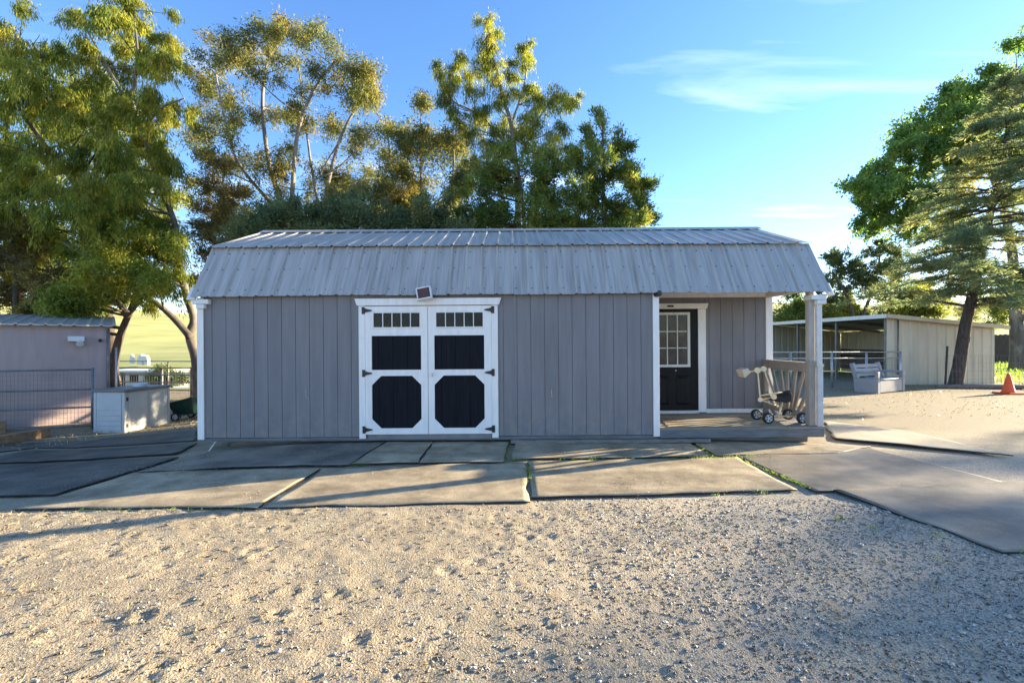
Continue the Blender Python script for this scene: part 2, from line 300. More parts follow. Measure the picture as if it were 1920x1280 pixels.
for i in range(330):                      # hoof prints
    hx = rng.uniform(-5.4, 2.2); hy = rng.uniform(1.3, 4.3); r0 = rng.uniform(.030, .052); an = rng.uniform(0, 6.28); dp = rng.uniform(.004, .014)
    ix = np.searchsorted(xs, [hx-.2, hx+.2]); iy = np.searchsorted(ys, [hy-.2, hy+.2]); sl = np.s_[iy[0]:iy[1], ix[0]:ix[1]]
    dx = X[sl]-hx; dy = Y[sl]-hy; rr = np.hypot(dx, dy*1.15); ca = np.cos(np.arctan2(dy, dx)-an)
    hp[sl] += -dp*np.exp(-((rr-r0*.8)/(r0*.35))**2)*(.45+.55*sstep(-.9, .1, ca))+.6*dp*np.exp(-((rr-r0*1.75)/(r0*.4))**2)
Z = Z+near*mask*(rough*(.25+.75*dirt)+hp*dirt)
Z -= .016*sstep(4.05, 4.3, Y)*sstep(7, 6.6, Y)
far = sstep(12, 60, Y); Z = Z+far*.25*vnoise(X, Y, 9, 9)-.2*far
nx, ny = len(xs), len(ys)
idx = (np.arange(ny-1)[:, None]*nx+np.arange(nx-1)[None]).ravel()
gme = npmesh(np.stack([X, Y, Z], -1).reshape(-1, 3), np.stack([idx, idx+1, idx+nx+1, idx+nx], 1))
gme.polygons.foreach_set('use_smooth', [True]*len(gme.polygons))
tag(link('ground', gme, gm), 'dry sandy dirt and gravel yard with hoof prints', kind='structure')
# grassy hill beyond
hm = M('sunlit_hill_grass', (.38, .38, .085), .9, .15, .06, .3, 2, c2=(.50, .47, .14)); layer(hm, (.30, .24, .10), .05, .55, .7, st=(.5, 2, 1), fac=.6)
hx = np.linspace(-420, 420, 90); hy = np.linspace(50, 420, 40); HX, HY = np.meshgrid(hx, hy)
lw = sstep(-20, -90, HX)
HZ = -4.2+3.0*sstep(52, 74, HY)+sstep(60, 240, HY)*((18+3*np.sin(HX/90+1.0))*(1-lw)+7*lw)*1.15+.08*np.clip(-(HX+60), 0, 400)*sstep(60, 140, HY)+1.2*vnoise(HX, HY, 30, 11)
idx = (np.arange(39)[:, None]*90+np.arange(89)[None]).ravel()
hme = npmesh(np.stack([HX, HY, HZ], -1).reshape(-1, 3), np.stack([idx, idx+1, idx+91, idx+90], 1)); hme.polygons.foreach_set('use_smooth', [True]*len(hme.polygons))
tag(link('hill', hme, hm), 'bright grassy hillside beyond the trees', kind='structure')
# ------------------------------------------------------------------ stall mats
def mat_patch(c, z, mat, label, seed, th=.014, amp=.005, group='rubber stall mats laid in front of the shed'):
    pts = [G(*q) for q in c]; nu, nv = 44, 22
    u, v = np.meshgrid(np.linspace(0, 1, nu), np.linspace(0, 1, nv)); A = [np.array(p) for p in pts]
    p = (A[0][None, None]*((1-u)*(1-v))[..., None]+A[1]*(u*(1-v))[..., None]+A[2]*(u*v)[..., None]+A[3]*((1-u)*v)[..., None])
    x, y = p[..., 0], p[..., 1]
    edge = np.minimum(np.minimum(u, 1-u), np.minimum(v, 1-v))
    x = x+.05*vnoise(y+seed, x, .22, seed)*(edge <= 0); y = y+.045*vnoise(x, y+seed, .28, seed+1)*(edge <= 0)
    zz = terr(x, y)+z-.014+amp*2*vnoise(x, y, .8, seed+2)+amp*.9*vnoise(x, y, .33, seed+3)*np.exp(-edge/.06)
    top = np.stack([x, y, zz], -1).reshape(-1, 3); bot = top.copy(); bot[:, 2] -= th
    n = nu*nv; i = (np.arange(nv-1)[:, None]*nu+np.arange(nu-1)[None]).ravel()
    q = [np.stack([i, i+1, i+nu+1, i+nu], 1), np.stack([i+n, i+nu+n, i+nu+1+n, i+1+n], 1)]
    ring = list(range(nu))+[k*nu+nu-1 for k in range(1, nv)]+[(nv-1)*nu+k for k in range(nu-2, -1, -1)]+[k*nu for k in range(nv-2, 0, -1)]
    q.append(np.array([(ring[k], ring[k]+n, ring[(k+1) % len(ring)]+n, ring[(k+1) % len(ring)]) for k in range(len(ring))]))
    off = (top[0]+top[nu*nv-1])/2
    me = npmesh(np.concatenate([top, bot])-off, np.concatenate(q)); me.materials.append(mat); me.materials.append(V['edge']); nt_ = len(q[0])+len(q[1]); me.polygons.foreach_set('material_index', [0]*nt_+[1]*(len(me.polygons)-nt_))
    o = link('stall_mat', me, mat); o.location = off
    return tag(o, label, 'mat', group)
mats = [
 ([(28, 957), (482, 955), (600, 880), (250, 889)], .030, 'rubber', 'sunlit tan rubber mat at the front left with a pointed left corner', 11),
 ([(490, 954), (991, 942), (985, 869), (610, 879)], .029, 'rubber', 'dusty rubber mat in the front row before the double doors', 12),
 ([(1000, 934), (1498, 920), (1382, 859), (992, 866)], .028, 'rubber', 'dusty rubber mat in the front row right of the weedy joint', 13),
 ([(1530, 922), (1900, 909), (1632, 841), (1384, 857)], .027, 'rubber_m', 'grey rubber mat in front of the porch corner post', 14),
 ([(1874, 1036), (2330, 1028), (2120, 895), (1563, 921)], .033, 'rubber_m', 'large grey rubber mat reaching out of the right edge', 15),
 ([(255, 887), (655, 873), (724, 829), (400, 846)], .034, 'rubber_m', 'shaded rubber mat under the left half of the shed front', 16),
 ([(660, 871), (784, 869), (812, 828), (728, 829)], .033, 'rubber', 'narrow rubber mat below the left door leaf', 17),
 ([(788, 869), (944, 868), (953, 828), (815, 828)], .031, 'rubber', 'narrow rubber mat below the right door leaf', 18),
 ([(960, 862), (1332, 856), (1283, 825), (966, 832)], .030, 'rubber', 'striped sunlit rubber mat along the wall right of the doors', 19),
 ([(1338, 855), (1565, 851), (1632, 838), (1292, 824)], .032, 'rubber', 'sunlit rubber mat along the front of the porch', 20),
 ([(1564, 824), (1900, 857), (1690, 808), (1546, 792)], .042, 'rubber_p', 'pale sunlit mat leading from the porch corner to the right', 21),
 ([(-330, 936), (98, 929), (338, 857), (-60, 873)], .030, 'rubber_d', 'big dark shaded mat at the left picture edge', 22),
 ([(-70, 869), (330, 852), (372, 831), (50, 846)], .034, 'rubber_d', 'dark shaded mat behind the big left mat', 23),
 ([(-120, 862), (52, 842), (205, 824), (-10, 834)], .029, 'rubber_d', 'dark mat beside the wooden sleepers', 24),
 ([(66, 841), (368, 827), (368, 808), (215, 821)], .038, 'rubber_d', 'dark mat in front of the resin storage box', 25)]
for c, z, m, lab, sdd in mats: mat_patch(c, z, V[m], lab, sdd)
# ------------------------------------------------------------------ the shed
TILT = .42
S = thing('storage_shed', 'long grey barn style shed with metal gambrel roof and white double doors', 'shed', (0, 6.53, .112), (0, R(-TILT), 0))
XL, XR, HW, DP = -4.60, 4.57, 2.115, 3.66
prof = [(-.085, 2.085), (.39, 2.88), (1.83, 3.455), (3.27, 2.88), (3.745, 2.085)]
wall = MB()
wall.box(XL+.02, 2.15, .012, .06, .0, 2.2)                                          # backing of the front wall
wall.box(2.10, 2.15, .06, 1.24, 0, 2.25)                                            # porch side wall
wall.box(2.15, XR-.02, 1.252, 1.30, 0, 2.32)                                        # porch back wall
wall.box(XL+.02, XR-.02, DP-.05, DP, 0, 2.15)
wall.prism([(XL+.02, y, z) for y, z in ((0.07, 0), (DP-.06, 0), (DP-.06, 2.05), (3.22, 2.83), (1.83, 3.40), (.44, 2.83), (0.07, 2.15))], (.05, 0, 0))
wall.prism([(XR-.07, y, z) for y, z in ((1.31, 0), (DP-.06, 0), (DP-.06, 2.05), (3.22, 2.83), (1.83, 3.40), (.44, 2.83), (0.1, 2.24), (1.31, 2.24))], (.05, 0, 0))
wall.build('wall', V['siding'], S)
bx('floor_frame', V['deckpaint'], S, XL+.02, 2.16, .0, DP, -.05, -.004)
for yy in (.18, 1.3, 2.4, 3.4): bx('skid_beam', V['greywood'], S, XL+.35, XR-.1, yy, yy+.1, -.17, -.054)
bx('skid_beam', V['greywood'], S, -.02, 2.9, -.06, .03, -.10, -.056)
MB().tube([(-4.36, .05, -.02), (-4.41, .0, -.12), (-4.48, -.05, -.26)], .012, 6).build('bent_pipe', V['metal'], S)
# siding boards
def boards(edges, y, z0, z1, gap=.007, th=.012):
    for a, b in zip(edges[:-1], edges[1:]):
        if b-a > .03: MB().box(a+gap/2, b-gap/2, y, y+th-.001, z0, z1).build('siding_board', V['siding'], S)
boards([-4.52]+[-4.403+.2047*i for i in range(11)]+[-2.236], 0, .004, HW)
boards([-2.236]+[-2.15+.2047*i for i in range(10)]+[-.196], 0, 2.035, HW)
boards([-.196]+[-.118+.2026*i for i in range(11)]+[2.08], 0, .004, HW)
boards([3.405]+[3.462+.2032*i for i in range(5)]+[4.45], 1.24, .19, 2.14)
boards([2.16, 2.34], 1.24, .19, 2.14)
bx('siding_board', V['siding'], S, -2.12, -.30, -.004, .010, -.03, .034)
for i in range(6): MB().box(2.151, 2.162, .09+i*.19, .09+i*.19+.183, .13, 2.2).build('siding_board', V['siding'], S)
# trims
bx('corner_trim', V['white'], S, XL-.012, -4.52, -.022, .0, -.02, 2.06, bevel=.003)
bx('corner_trim', V['white'], S, XL-.012, XL+.018, .002, .10, -.02, 2.06, bevel=.003)
bx('corner_trim', V['white'], S, 2.08, 2.172, -.022, .0, -.02, 2.13, bevel=.003)
bx('corner_trim', V['white'], S, 2.152, 2.172, .002, .085, .11, 2.13, bevel=.003)
bx('corner_trim', V['white'], S, 4.452, XR, 1.225, 1.251, .115, 2.13, bevel=.003)
bx('corner_trim', V['white'], S, XR-.019, XR+.002, 1.253, 1.35, .115, 2.13, bevel=.003)
bx('base_trim', V['white'], S, 3.405, 4.45, 1.226, 1.25, .115, .186, bevel=.003)
bx('frieze_board', V['white'], S, 2.172, 4.57, 1.215, 1.25, 2.132, 2.25, bevel=.003)
MB().prism([(4.44, .0, 2.125), (4.44, 1.212, 2.125), (4.44, 1.212, 2.29), (4.44, .07, 2.29), (4.44, .0, 2.17)], (XR-4.44, 0, 0)).build('porch_beam', V['cream'], S)
bx('porch_beam', V['cream'], S, 2.174, 4.438, .055, .13, 2.122, 2.235, bevel=.003)
bx('porch_ceiling', V['cream'], S, 2.16, 4.43, .14, 1.21, 2.245, 2.27)
# double doors
h = MB().prism([(-2.29, -.05, 2.03), (-2.255, -.05, 1.928), (-.178, -.05, 1.928), (-.143, -.05, 2.03)], (0, .049, 0)).build('door_header', V['white'], S, bevel=.003)
for a in ((-2.236, -2.143), (-.290, -.196)): bx('door_jamb', V['white'], S, a[0], a[1], -.032, -.001, -.02, 1.926, bevel=.003)
def leaf(x0, x1, ox0, ox1, hs_):
    d = MB(); y0, y1 = -.030, -.008
    d.box(x0, ox0, y0, y1, .042, 1.918); d.box(ox1, x1, y0, y1, .042, 1.918)
    zz = [(.042, .130), (.897, .985), (1.484, 1.590), (1.838, 1.918)]
    for a, b in zz: d.box(ox0, ox1, y0+.0015, y1, a, b)
    k = .135
    for (cx, sx) in ((ox0, 1), (ox1, -1)):
        for (cz, sz) in ((.130, 1), (.897, -1)):
            d.prism([(cx, y0+.001, cz), (cx+sx*k, y0+.001, cz), (cx, y0+.001, cz+sz*k)], (0, y1-y0-.002, 0))
    D = d.build('door', V['white'], S)
    bx('door_backing', V['black_panel'], D, x0+.01, x1-.01, -.004, .008, .05, 1.91)
    wdt = ox1-ox0; e = [ox0, ox0+.1, ox0+.31, ox0+.52, ox1]
    for a, b in zip(e[:-1], e[1:]):
        bx('panel_board', V['black_panel'], D, a+.003, b-.003, -.016, -.005, .985, 1.484)
        bx('panel_board', V['black_panel'], D, a+.003, b-.003, -.016, -.005, .130, .897)
    W = MB(); fr = .018
    W.box(ox0, ox1, -.036, -.006, 1.592, 1.592+fr); W.box(ox0, ox1, -.036, -.006, 1.836-fr, 1.836)
    W.box(ox0, ox0+fr+.012, -.0355, -.006, 1.592+fr, 1.836-fr); W.box(ox1-fr, ox1, -.0355, -.006, 1.592+fr, 1.836-fr)
    WF = W.build('window_frame', V['white'], D)
    a0, a1 = ox0+fr+.012, ox1-fr; st = (a1-a0)/5
    for i in range(5):
        bx('pane', V['glass'], D, a0+i*st+.006, a0+(i+1)*st-.006, -.020, -.006, 1.592+fr, 1.836-fr)
        if i: bx('muntin', V['white'], D, a0+i*st-.0055, a0+i*st+.0055, -.032, -.006, 1.592+fr, 1.836-fr)
    for z in (1.855, .937, .112):         # T hinges
        hx_ = x0 if hs_ < 0 else x1; s = -hs_
        H = MB(); yh = -.040
        H.box(min(hx_-s*.045, hx_-s*.005), max(hx_-s*.045, hx_-s*.005), yh, yh+.006, z-.052, z+.052)
        H.prism([(hx_-s*.004, yh-.001, z-.03), (hx_+s*.10, yh-.001, z-.008), (hx_+s*.10, yh-.001, z+.008), (hx_-s*.004, yh-.001, z+.03)], (0, .006, 0))
        H.tube([(hx_-s*.004, yh-.002, z-.04), (hx_-s*.004, yh-.002, z+.04)], .008, 8)
        H.build('hinge', V['iron'], D)
    return D
leaf(-2.141, -1.226, -2.047, -1.323, -1)
D2 = leaf(-1.219, -.292, -1.129, -.398, 1)
MB().tube([(-1.165, -.03, .915), (-1.165, -.07, .915)], .009, 8).tube([(-1.165, -.065, .945), (-1.160, -.072, .88)], .011, 8).build('door_handle', V['metal'], D2)
for x in (-3.02, .58):                    # little wire pulls on the siding
    MB().tube([(x, 0, .72), (x, -.02, .70), (x+.004, -.02, .60), (x-.01, -.002, .585), (x+.03, -.002, .58)], .004, 5).build('wire_hook', V['metal'], S)
# rusty flood light over the doors
FL = MB(); c0 = Vector((-1.245, -.17, 2.085))
def tilted(bxs, name, mat, par, ang=-11, pitch=-12):
    from mathutils import Matrix
    Mx = Matrix.Translation(c0) @ Matrix.Rotation(R(ang), 4, 'Y') @ Matrix.Rotation(R(pitch), 4, 'X')
    m = MB()
    for q in bxs: m.box(*q)
    m.v = [Mx @ v for v in m.v]; return m.build(name, mat, par)
fh = tilted([(-.105, .105, -.03, .06, -.09, -.074), (-.105, .105, -.03, .06, .074, .09), (-.105, -.089, -.03, .06, -.073, .073), (.089, .105, -.03, .06, -.073, .073), (-.088, .088, .02, .06, -.073, .073)], 'flood_light', V['white_plastic'], S)
tilted([(-.088, .088, -.018, .018, -.073, .073)], 'lamp_lens', V['rust'], fh)
MB().tube([(-1.245, -.12, 2.05), (-1.245, -.02, 2.0)], .03, 8).build('lamp_bracket', V['white_plastic'], fh)
# porch entry door
bx('door_jamb', V['white'], S, 3.265, 3.40, 1.222, 1.251, .13, 1.935, bevel=.003)
bx('door_jamb', V['white'], S, 2.345, 2.40, 1.222, 1.251, .13, 1.935, bevel=.003)
MB().prism([(2.30, 1.205, 2.03), (2.33, 1.205, 1.938), (3.415, 1.205, 1.938), (3.445, 1.205, 2.03)], (0, .044, 0)).build('door_header', V['white'], S, bevel=.003)
bx('name_plate', V['rust'], S, 2.72, 2.83, 1.198, 1.204, 1.965, 2.0)
bx('door_threshold', V['cream'], S, 2.40, 3.262, 1.20, 1.26, .115, .16)
E = MB().box(2.402, 3.262, 1.235, 1.251, .165, 1.93).build('entry_door', V['black_door'], S)
wx0, wx1, wz0, wz1 = 2.50, 3.12, .92, 1.875
fm = MB(); q = .045
fm.box(wx0, wx1, 1.212, 1.2345, wz0, wz0+q); fm.box(wx0, wx1, 1.212, 1.2345, wz1-q, wz1); fm.box(wx0, wx0+q, 1.213, 1.2345, wz0+q, wz1-q); fm.box(wx1-q, wx1, 1.213, 1.2345, wz0+q, wz1-q)
fm.build('window_frame', V['cream'], E)
cw = (wx1-wx0-2*q)/3; ch = (wz1-wz0-2*q)/3
for i in range(3):
    for j in range(3):
        bx('pane', V['glass2'], E, wx0+q+i*cw+.007, wx0+q+(i+1)*cw-.007, 1.225, 1.2346, wz0+q+j*ch+.007, wz0+q+(j+1)*ch-.007)
for i in (1, 2): bx('muntin', V['cream'], E, wx0+q+i*cw-.0085, wx0+q+i*cw+.0085, 1.216, 1.2346, wz0+q, wz1-q)
for j in (1, 2):
    for i in range(3): bx('muntin', V['cream'], E, wx0+q+i*cw+.009, wx0+q+(i+1)*cw-.009, 1.217, 1.2346, wz0+q+j*ch-.0075, wz0+q+j*ch+.0075)
for x0, x1 in ((2.50, 2.755), (2.865, 3.12)):
    pm = MB(); a = (x0, x1, .265, .775)
    o4 = [(a[0], 1.2349, a[2]), (a[1], 1.2349, a[2]), (a[1], 1.2349, a[3]), (a[0], 1.2349, a[3])]
    m4 = [(a[0]+.03, 1.217, a[2]+.03), (a[1]-.03, 1.217, a[2]+.03), (a[1]-.03, 1.217, a[3]-.03), (a[0]+.03, 1.217, a[3]-.03)]
    i4 = [(a[0]+.055, 1.228, a[2]+.055), (a[1]-.055, 1.228, a[2]+.055), (a[1]-.055, 1.228, a[3]-.055), (a[0]+.055, 1.228, a[3]-.055)]
    pm.add(o4+m4+i4, [(k, (k+1) % 4, 4+(k+1) % 4, 4+k) for k in range(4)]+[(4+k, 4+(k+1) % 4, 8+(k+1) % 4, 8+k) for k in range(4)]+[(8, 9, 10, 11)])
    pm.build('door_panel', V['black_door'], E)
MB().tube([(2.87, 1.235, .86), (2.87, 1.222, .86)], .012, 8).build('door_viewer', V['metal'], E)
# deck
for i in range(9):
    bx('deck_board', V['deckboard'], S, 2.175, XR+.03, -.03+i*.138, -.03+i*.138+.132, .075+.002*(i % 2), .112+.0015*((i*7) % 3))
bx('deck_fascia', V['deckpaint'], S, 2.173, XR+.01, -.025, .02, -.045, .0735, bevel=.004)
bx('deck_fascia', V['deckpaint'], S, XR-.03, XR+.008, .022, 1.24, -.045, .0735, bevel=.004)
# post, downspout, railing
bx('porch_post', V['railing'], S, 4.385, 4.478, .01, .105, .113, 1.06, bevel=.004)
bx('porch_post', V['post'], S, 4.392, 4.472, .016, .100, 1.061, 2.12, bevel=.004)
DS = MB(); DS.box(4.484, 4.562, -.02, .05, 1.02, 2.02); DS.box(4.490, 4.568, -.025, .045, .10, .99)
for k in range(3): DS.box(4.492+k*.024, 4.500+k*.024, -.0245, -.0205, 1.02, 2.02); DS.box(4.498+k*.024, 4.506+k*.024, -.0295, -.0255, .10, .99)
DS.build('downspout', V['bluemetal'], S)
bx('downspout_strap', V['metal'], S, 4.470, 4.575, -.032, .055, .985, 1.022)
RL = MB().box(4.38, 4.475, .108, 1.222, 1.005, 1.045).build('railing', V['railing'], S)
bx('rail', V['railing'], RL, 4.405, 4.45, .108, 1.222, .90, 1.004); bx('rail', V['railing'], RL, 4.405, 4.45, .108, 1.222, .20, .30)
c = Vector((4.428, .60, -.12))
for k in range(13):
    an = R(66-k*11); d = Vector((0, math.sin(an), math.cos(an)))
    # run each slat from the lower rail to the upper rail or the side
    t0 = .44; t1 = 1.6
    for t in np.arange(.44, 1.6, .01):
        p = c+d*t
        if p.z > .96 or p.y > 1.19 or p.y < .13: t1 = t; break
    t0 = max(.40/max(d.z, .25), .40) if .40/max(d.z, .25) < t1-.1 else t1-.3
    MB().bar(c+d*t0+Vector((.012*(k % 2), 0, 0)), c+d*t1+Vector((.012*(k % 2), 0, 0)), .022, .062, up=(0, -d.z, d.y)).build('slat', V['railing'], RL)
bx('railing_end_post', V['railing'], S, 4.385, 4.45, 1.155, 1.221, .113, 1.0)
# eave return boxes and the small fittings
for s, xx in ((-1, XL-.05), (1, XR)):
    er = MB(); er.box(min(xx, xx+.11) if s < 0 else 4.38, (xx+.24) if s < 0 else 4.60, -.07, .12, 1.965, 2.035)
    er.box(xx+.05 if s < 0 else 4.47, xx+.17 if s < 0 else 4.60, -.06, .08, 1.90, 1.964)
    er.build('eave_return', V['white_plastic'], S, bevel=.006)
    x0 = -4.70 if s < 0 else 4.585
    MB().prism([(x0, -.13, 2.01), (x0, -.07, 2.0), (x0, .37, 2.78), (x0, .30, 2.80)], (.05, 0, 0)).build('rake_trim', V['white'], S) if False else None
    fx = -4.715 if s < 0 else 4.60
    MB().prism([(fx, -.10, 2.03), (fx, -.06, 2.02), (fx, .05, 2.20), (fx, .01, 2.22)], (.12 if s < 0 else .095, 0, 0)).build('rake_end_cap', V['white_plastic'], S, bevel=.008)
MB().tube([(2.13, -.02, 2.065), (2.15, -.10, 2.07)], [.045, .045], 12).tube([(2.15, -.101, 2.07), (2.152, -.115, 2.07)], [.035, .03], 12).build('security_camera', V['iron'], S)
# roof sheets
def sheet(x0, wd, A, B, up, mat, name, lift=0, nr=4):
    A = Vector((0, A[0], A[1])); B = Vector((0, B[0], B[1])); n = Vector((0, up[0], up[1])).normalized()
    A = A+n*lift; B = B+n*lift; pr = []; p_ = wd/nr
    for k in range(nr):
        a = x0+k*p_
        pr += [(a, 0), (a+.012, .021), (a+.034, .021), (a+.046, 0), (a+p_*.45, .0), (a+p_*.48, .0035), (a+p_*.58, .0035), (a+p_*.61, 0)]
    pr.append((x0+wd+.001, 0))
    m = MB(); k = len(pr); vs_ = []
    for e in (A, B):
        for x, hh in pr: vs_.append(e+Vector((x, 0, 0))+n*hh)
    for e in (A, B):
        for x, hh in pr: vs_.append(e+Vector((x, 0, 0))+n*(hh-.0025))
    fs = [(i, i+1, k+i+1, k+i) for i in range(k-1)]+[(2*k+i, 3*k+i, 3*k+i+1, 2*k+i+1) for i in range(k-1)]
    fs += [(i, 2*k+i, 2*k+i+1, i+1) for i in range(k-1)]+[(k+i, k+i+1, 3*k+i+1, 3*k+i) for i in range(k-1)]
    m.add(vs_, fs); return m
RF = thing('roof', None, None); RF.parent = S; del_ = [k for k in RF.keys()]
RF = RF
ridge = prof[2]
nl = (-(prof[1][1]-prof[0][1]), prof[1][0]-prof[0][0]); nu_ = (-(ridge[1]-prof[1][1]), ridge[0]-prof[1][0])
for i in range(10):
    x0 = -4.65+i*.93; jit = .003*((i*37) % 5-2)
    o = sheet(x0, .93, (prof[0][0]-.01, prof[0][1]-.012+jit), prof[1], nl, V['galv'], 'roof_sheet', .0).build('roof_sheet', V['galv'], RF)
    dd = Vector((ridge[0]-prof[1][0], ridge[1]-prof[1][1])).normalized()
    sheet(x0, .93, (prof[1][0]-dd.x*.055, prof[1][1]-dd.y*.055+.012+jit*.5), (ridge[0], ridge[1]+.012), nu_, V['galv'], 'roof_sheet', .006).build('roof_sheet', V['galv'], RF)
    sheet(x0, .93, (prof[3][0]+dd.x*.055, prof[3][1]-dd.y*.055+.012), (ridge[0], ridge[1]+.012), (-nu_[0], nu_[1]), V['galv'], 'roof_sheet', .006).build('roof_sheet', V['galv'], RF)
    sheet(x0, .93, (prof[4][0], prof[4][1]), prof[3], (-nl[0], nl[1]), V['galv'], 'roof_sheet', 0).build('roof_sheet', V['galv'], RF)
MB().prism([(-4.66, 1.68, 3.44), (-4.66, 1.83, 3.515), (-4.66, 1.98, 3.44), (-4.66, 1.98, 3.435), (-4.66, 1.83, 3.505), (-4.66, 1.68, 3.435)], (9.32, 0, 0)).build('ridge_cap', V['galv'], RF)
sc = MB(); nn = Vector((0, nl[0], nl[1])).normalized()
for i in range(40):
    for t in (.10, .52, .86):
        p = Vector((-4.65+i*.2325+.075, prof[0][0]+(prof[1][0]-prof[0][0])*t, prof[0][1]+(prof[1][1]-prof[0][1])*t)); sc.tube([p, p+nn*.007], .0085, 6)
tag(sc.build('roof_screws', V['iron'], RF), None, kind='stuff')
und = MB()
und.prism([(-4.63, prof[0][0]+.02, prof[0][1]), (-4.63, prof[1][0]+.02, prof[1][1]-.02), (-4.63, ridge[0], ridge[1]-.02), (-4.63, prof[3][0]-.02, prof[3][1]-.02), (-4.63, prof[4][0]-.02, prof[4][1]),
           (-4.63, prof[4][0]-.05, prof[4][1]), (-4.63, prof[3][0]-.06, prof[3][1]-.05), (-4.63, ridge[0], ridge[1]-.05), (-4.63, prof[1][0]+.06, prof[1][1]-.05), (-4.63, prof[0][0]+.05, prof[0][1])], (9.26, 0, 0))
und.build('roof_decking', V['greywood'], RF)
# ------------------------------------------------------------------ porch things
def S2W(x, y, z): t = R(TILT); return Vector((x*math.cos(t)-z*math.sin(t), y+6.53, .112+x*math.sin(t)+z*math.cos(t)))
dk = S2W(3.5, 0, .115).z
pm = MB()
a, b, c_, d = [Vector(((x), y, S2W(x, 0, .1165).z)) for x, y in ((2.30, 6.51), (4.02, 6.52), (4.28, 7.55), (2.42, 7.56))]
pm.prism([a, b, c_, d], (0, 0, .009)); pm.off = Vector((a+b+c_+d)/4)
o = pm.build('porch_mat', V['rubber']); o.location = pm.off; tag(o, 'thin worn mat spread over the porch deck', 'mat')
def wheel(c, r, wd, par, off):
    m = MB(off); ps = [(-.5, .72), (-.5, .88), (-.36, 1), (.36, 1), (.5, .88), (.5, .72)]; n = 20; k0 = 0
    for (yy, rr) in ps:
        for j in range(n): t = 2*math.pi*j/n; m.v.append(Vector((c[0]+rr*r*math.cos(t), c[1]+yy*wd, c[2]+rr*r*math.sin(t))))
    for i in range(len(ps)):
        i2 = (i+1) % len(ps)
        for j in range(n): m.f.append((i*n+j, i*n+(j+1) % n, i2*n+(j+1) % n, i2*n+j))
    wo_ = m.build('wheel', V['tyre'], par, smooth=True)
    hb = MB(off); cc = Vector(c)
    hb.tube([cc+Vector((0, -wd*.30, 0)), cc+Vector((0, wd*.30, 0))], r*.70, 16)
    hb.build('rim', V['hub'], wo_)
    for k in range(5):
        t = k*2*math.pi/5; q_ = cc+Vector((math.cos(t)*r*.42, -wd*.30, math.sin(t)*r*.42)); e = Vector((math.cos(t), 0, math.sin(t)))*r*.17
        MB(off).bar(q_-e+Vector((0, -.001, 0)), q_+e+Vector((0, -.001, 0)), r*.20, .004, up=(0, 1, 0)).build('rim_slot', V['tyre'], wo_)
    MB(off).tube([cc+Vector((0, -wd*.36, 0)), cc+Vector((0, wd*.36, 0))], r*.2, 10).build('hub_cap', V['hub'], wo_)
Yt = 6.83
base = P(1458, 790, Yt); base.z = S2W(base.x, 0, .127).z
DG = thing('ride_on_digger', 'cream metal ride-on digger toy with black seat on the porch', 'toy', base)
def T(px, py, dy=0): return P(px, py, Yt+dy)
zb = base.z
w1, w2 = T(1428.5, 785).x, T(1491, 789).x; rw = .082
for x, y in ((w1, Yt-.17), (w2, Yt-.17), (w1+.01, Yt+.17), (w2-.005, Yt+.17)): wheel((x, y, zb+rw), rw, .06, DG, base)
zx = zb+rw
fr = MB(base); r_ = .0105
fr.tube([(w1, Yt-.17, zx), (w1, Yt+.17, zx)], r_*.8, 8).tube([(w2, Yt-.17, zx), (w2, Yt+.17, zx)], r_*.8, 8)
fr.tube([(w1, Yt, zx), (w2, Yt, zx+.0)], r_, 8)
pv = T(1458, 785)
fr.tube([(pv.x, Yt, zx-.03), T(1467, 755)], r_*1.3, 8)
fr.tube([T(1425.7, 749), T(1463, 763)], r_, 8)
fr.build('base_frame', V['toy'], DG, smooth=True)
ar = MB(base)
for dy in (-.035, .035):
    ar.tube([T(1425.7, 749, dy), T(1420.5, 694, dy)], r_, 8); ar.tube([T(1432, 692, dy), T(1451, 744, dy), T(1458, 764, dy)], r_, 8)
ar.tube([T(1420, 694), T(1432, 692)], r_, 8); ar.tube([T(1420, 694), T(1404, 697)], r_, 8)
for q_, rr in (((1425.7, 749), .036), ((1451, 744), .04), ((1420.5, 694), .045), ((1431.5, 691.5), .042)):
    ar.tube([T(*q_, -.06), T(*q_, .06)], rr, 14)
ar.build('digger_arm', V['toy'], DG, smooth=False)
for (a, b, cc, dy) in (((1427, 741), (1468, 735), (1481, 733), -.09), ((1428, 749), (1466, 741.5), (1480, 739.5), .09)):
    lv = MB(base).tube([T(*a, dy*.5), T(*b, dy)], r_*.9, 8).build('lever', V['toy'], DG, smooth=True)
    MB(base).tube([T(*b, dy), T(*cc, dy)], r_*1.45, 10).build('grip', V['tyre'], lv, smooth=True)
sc_ = MB(base); q4 = [T(1390.5, 694, -.1), T(1402.5, 690, -.1), T(1408.5, 698.5, -.1), T(1397.5, 708.5, -.1)]
sc_.prism(q4, (0, .2, 0)); sc_.build('scoop', V['toy2'], DG, bevel=.012)
se = MB(base); pr = [(1457, 753), (1460, 746), (1470, 746), (1478, 741), (1483, 736), (1486, 738), (1485.5, 753), (1476, 755)]
se.prism([T(px, py, -.12) for px, py in pr], (0, .24, 0)); se.build('seat', V['tyre'], DG, bevel=.012)
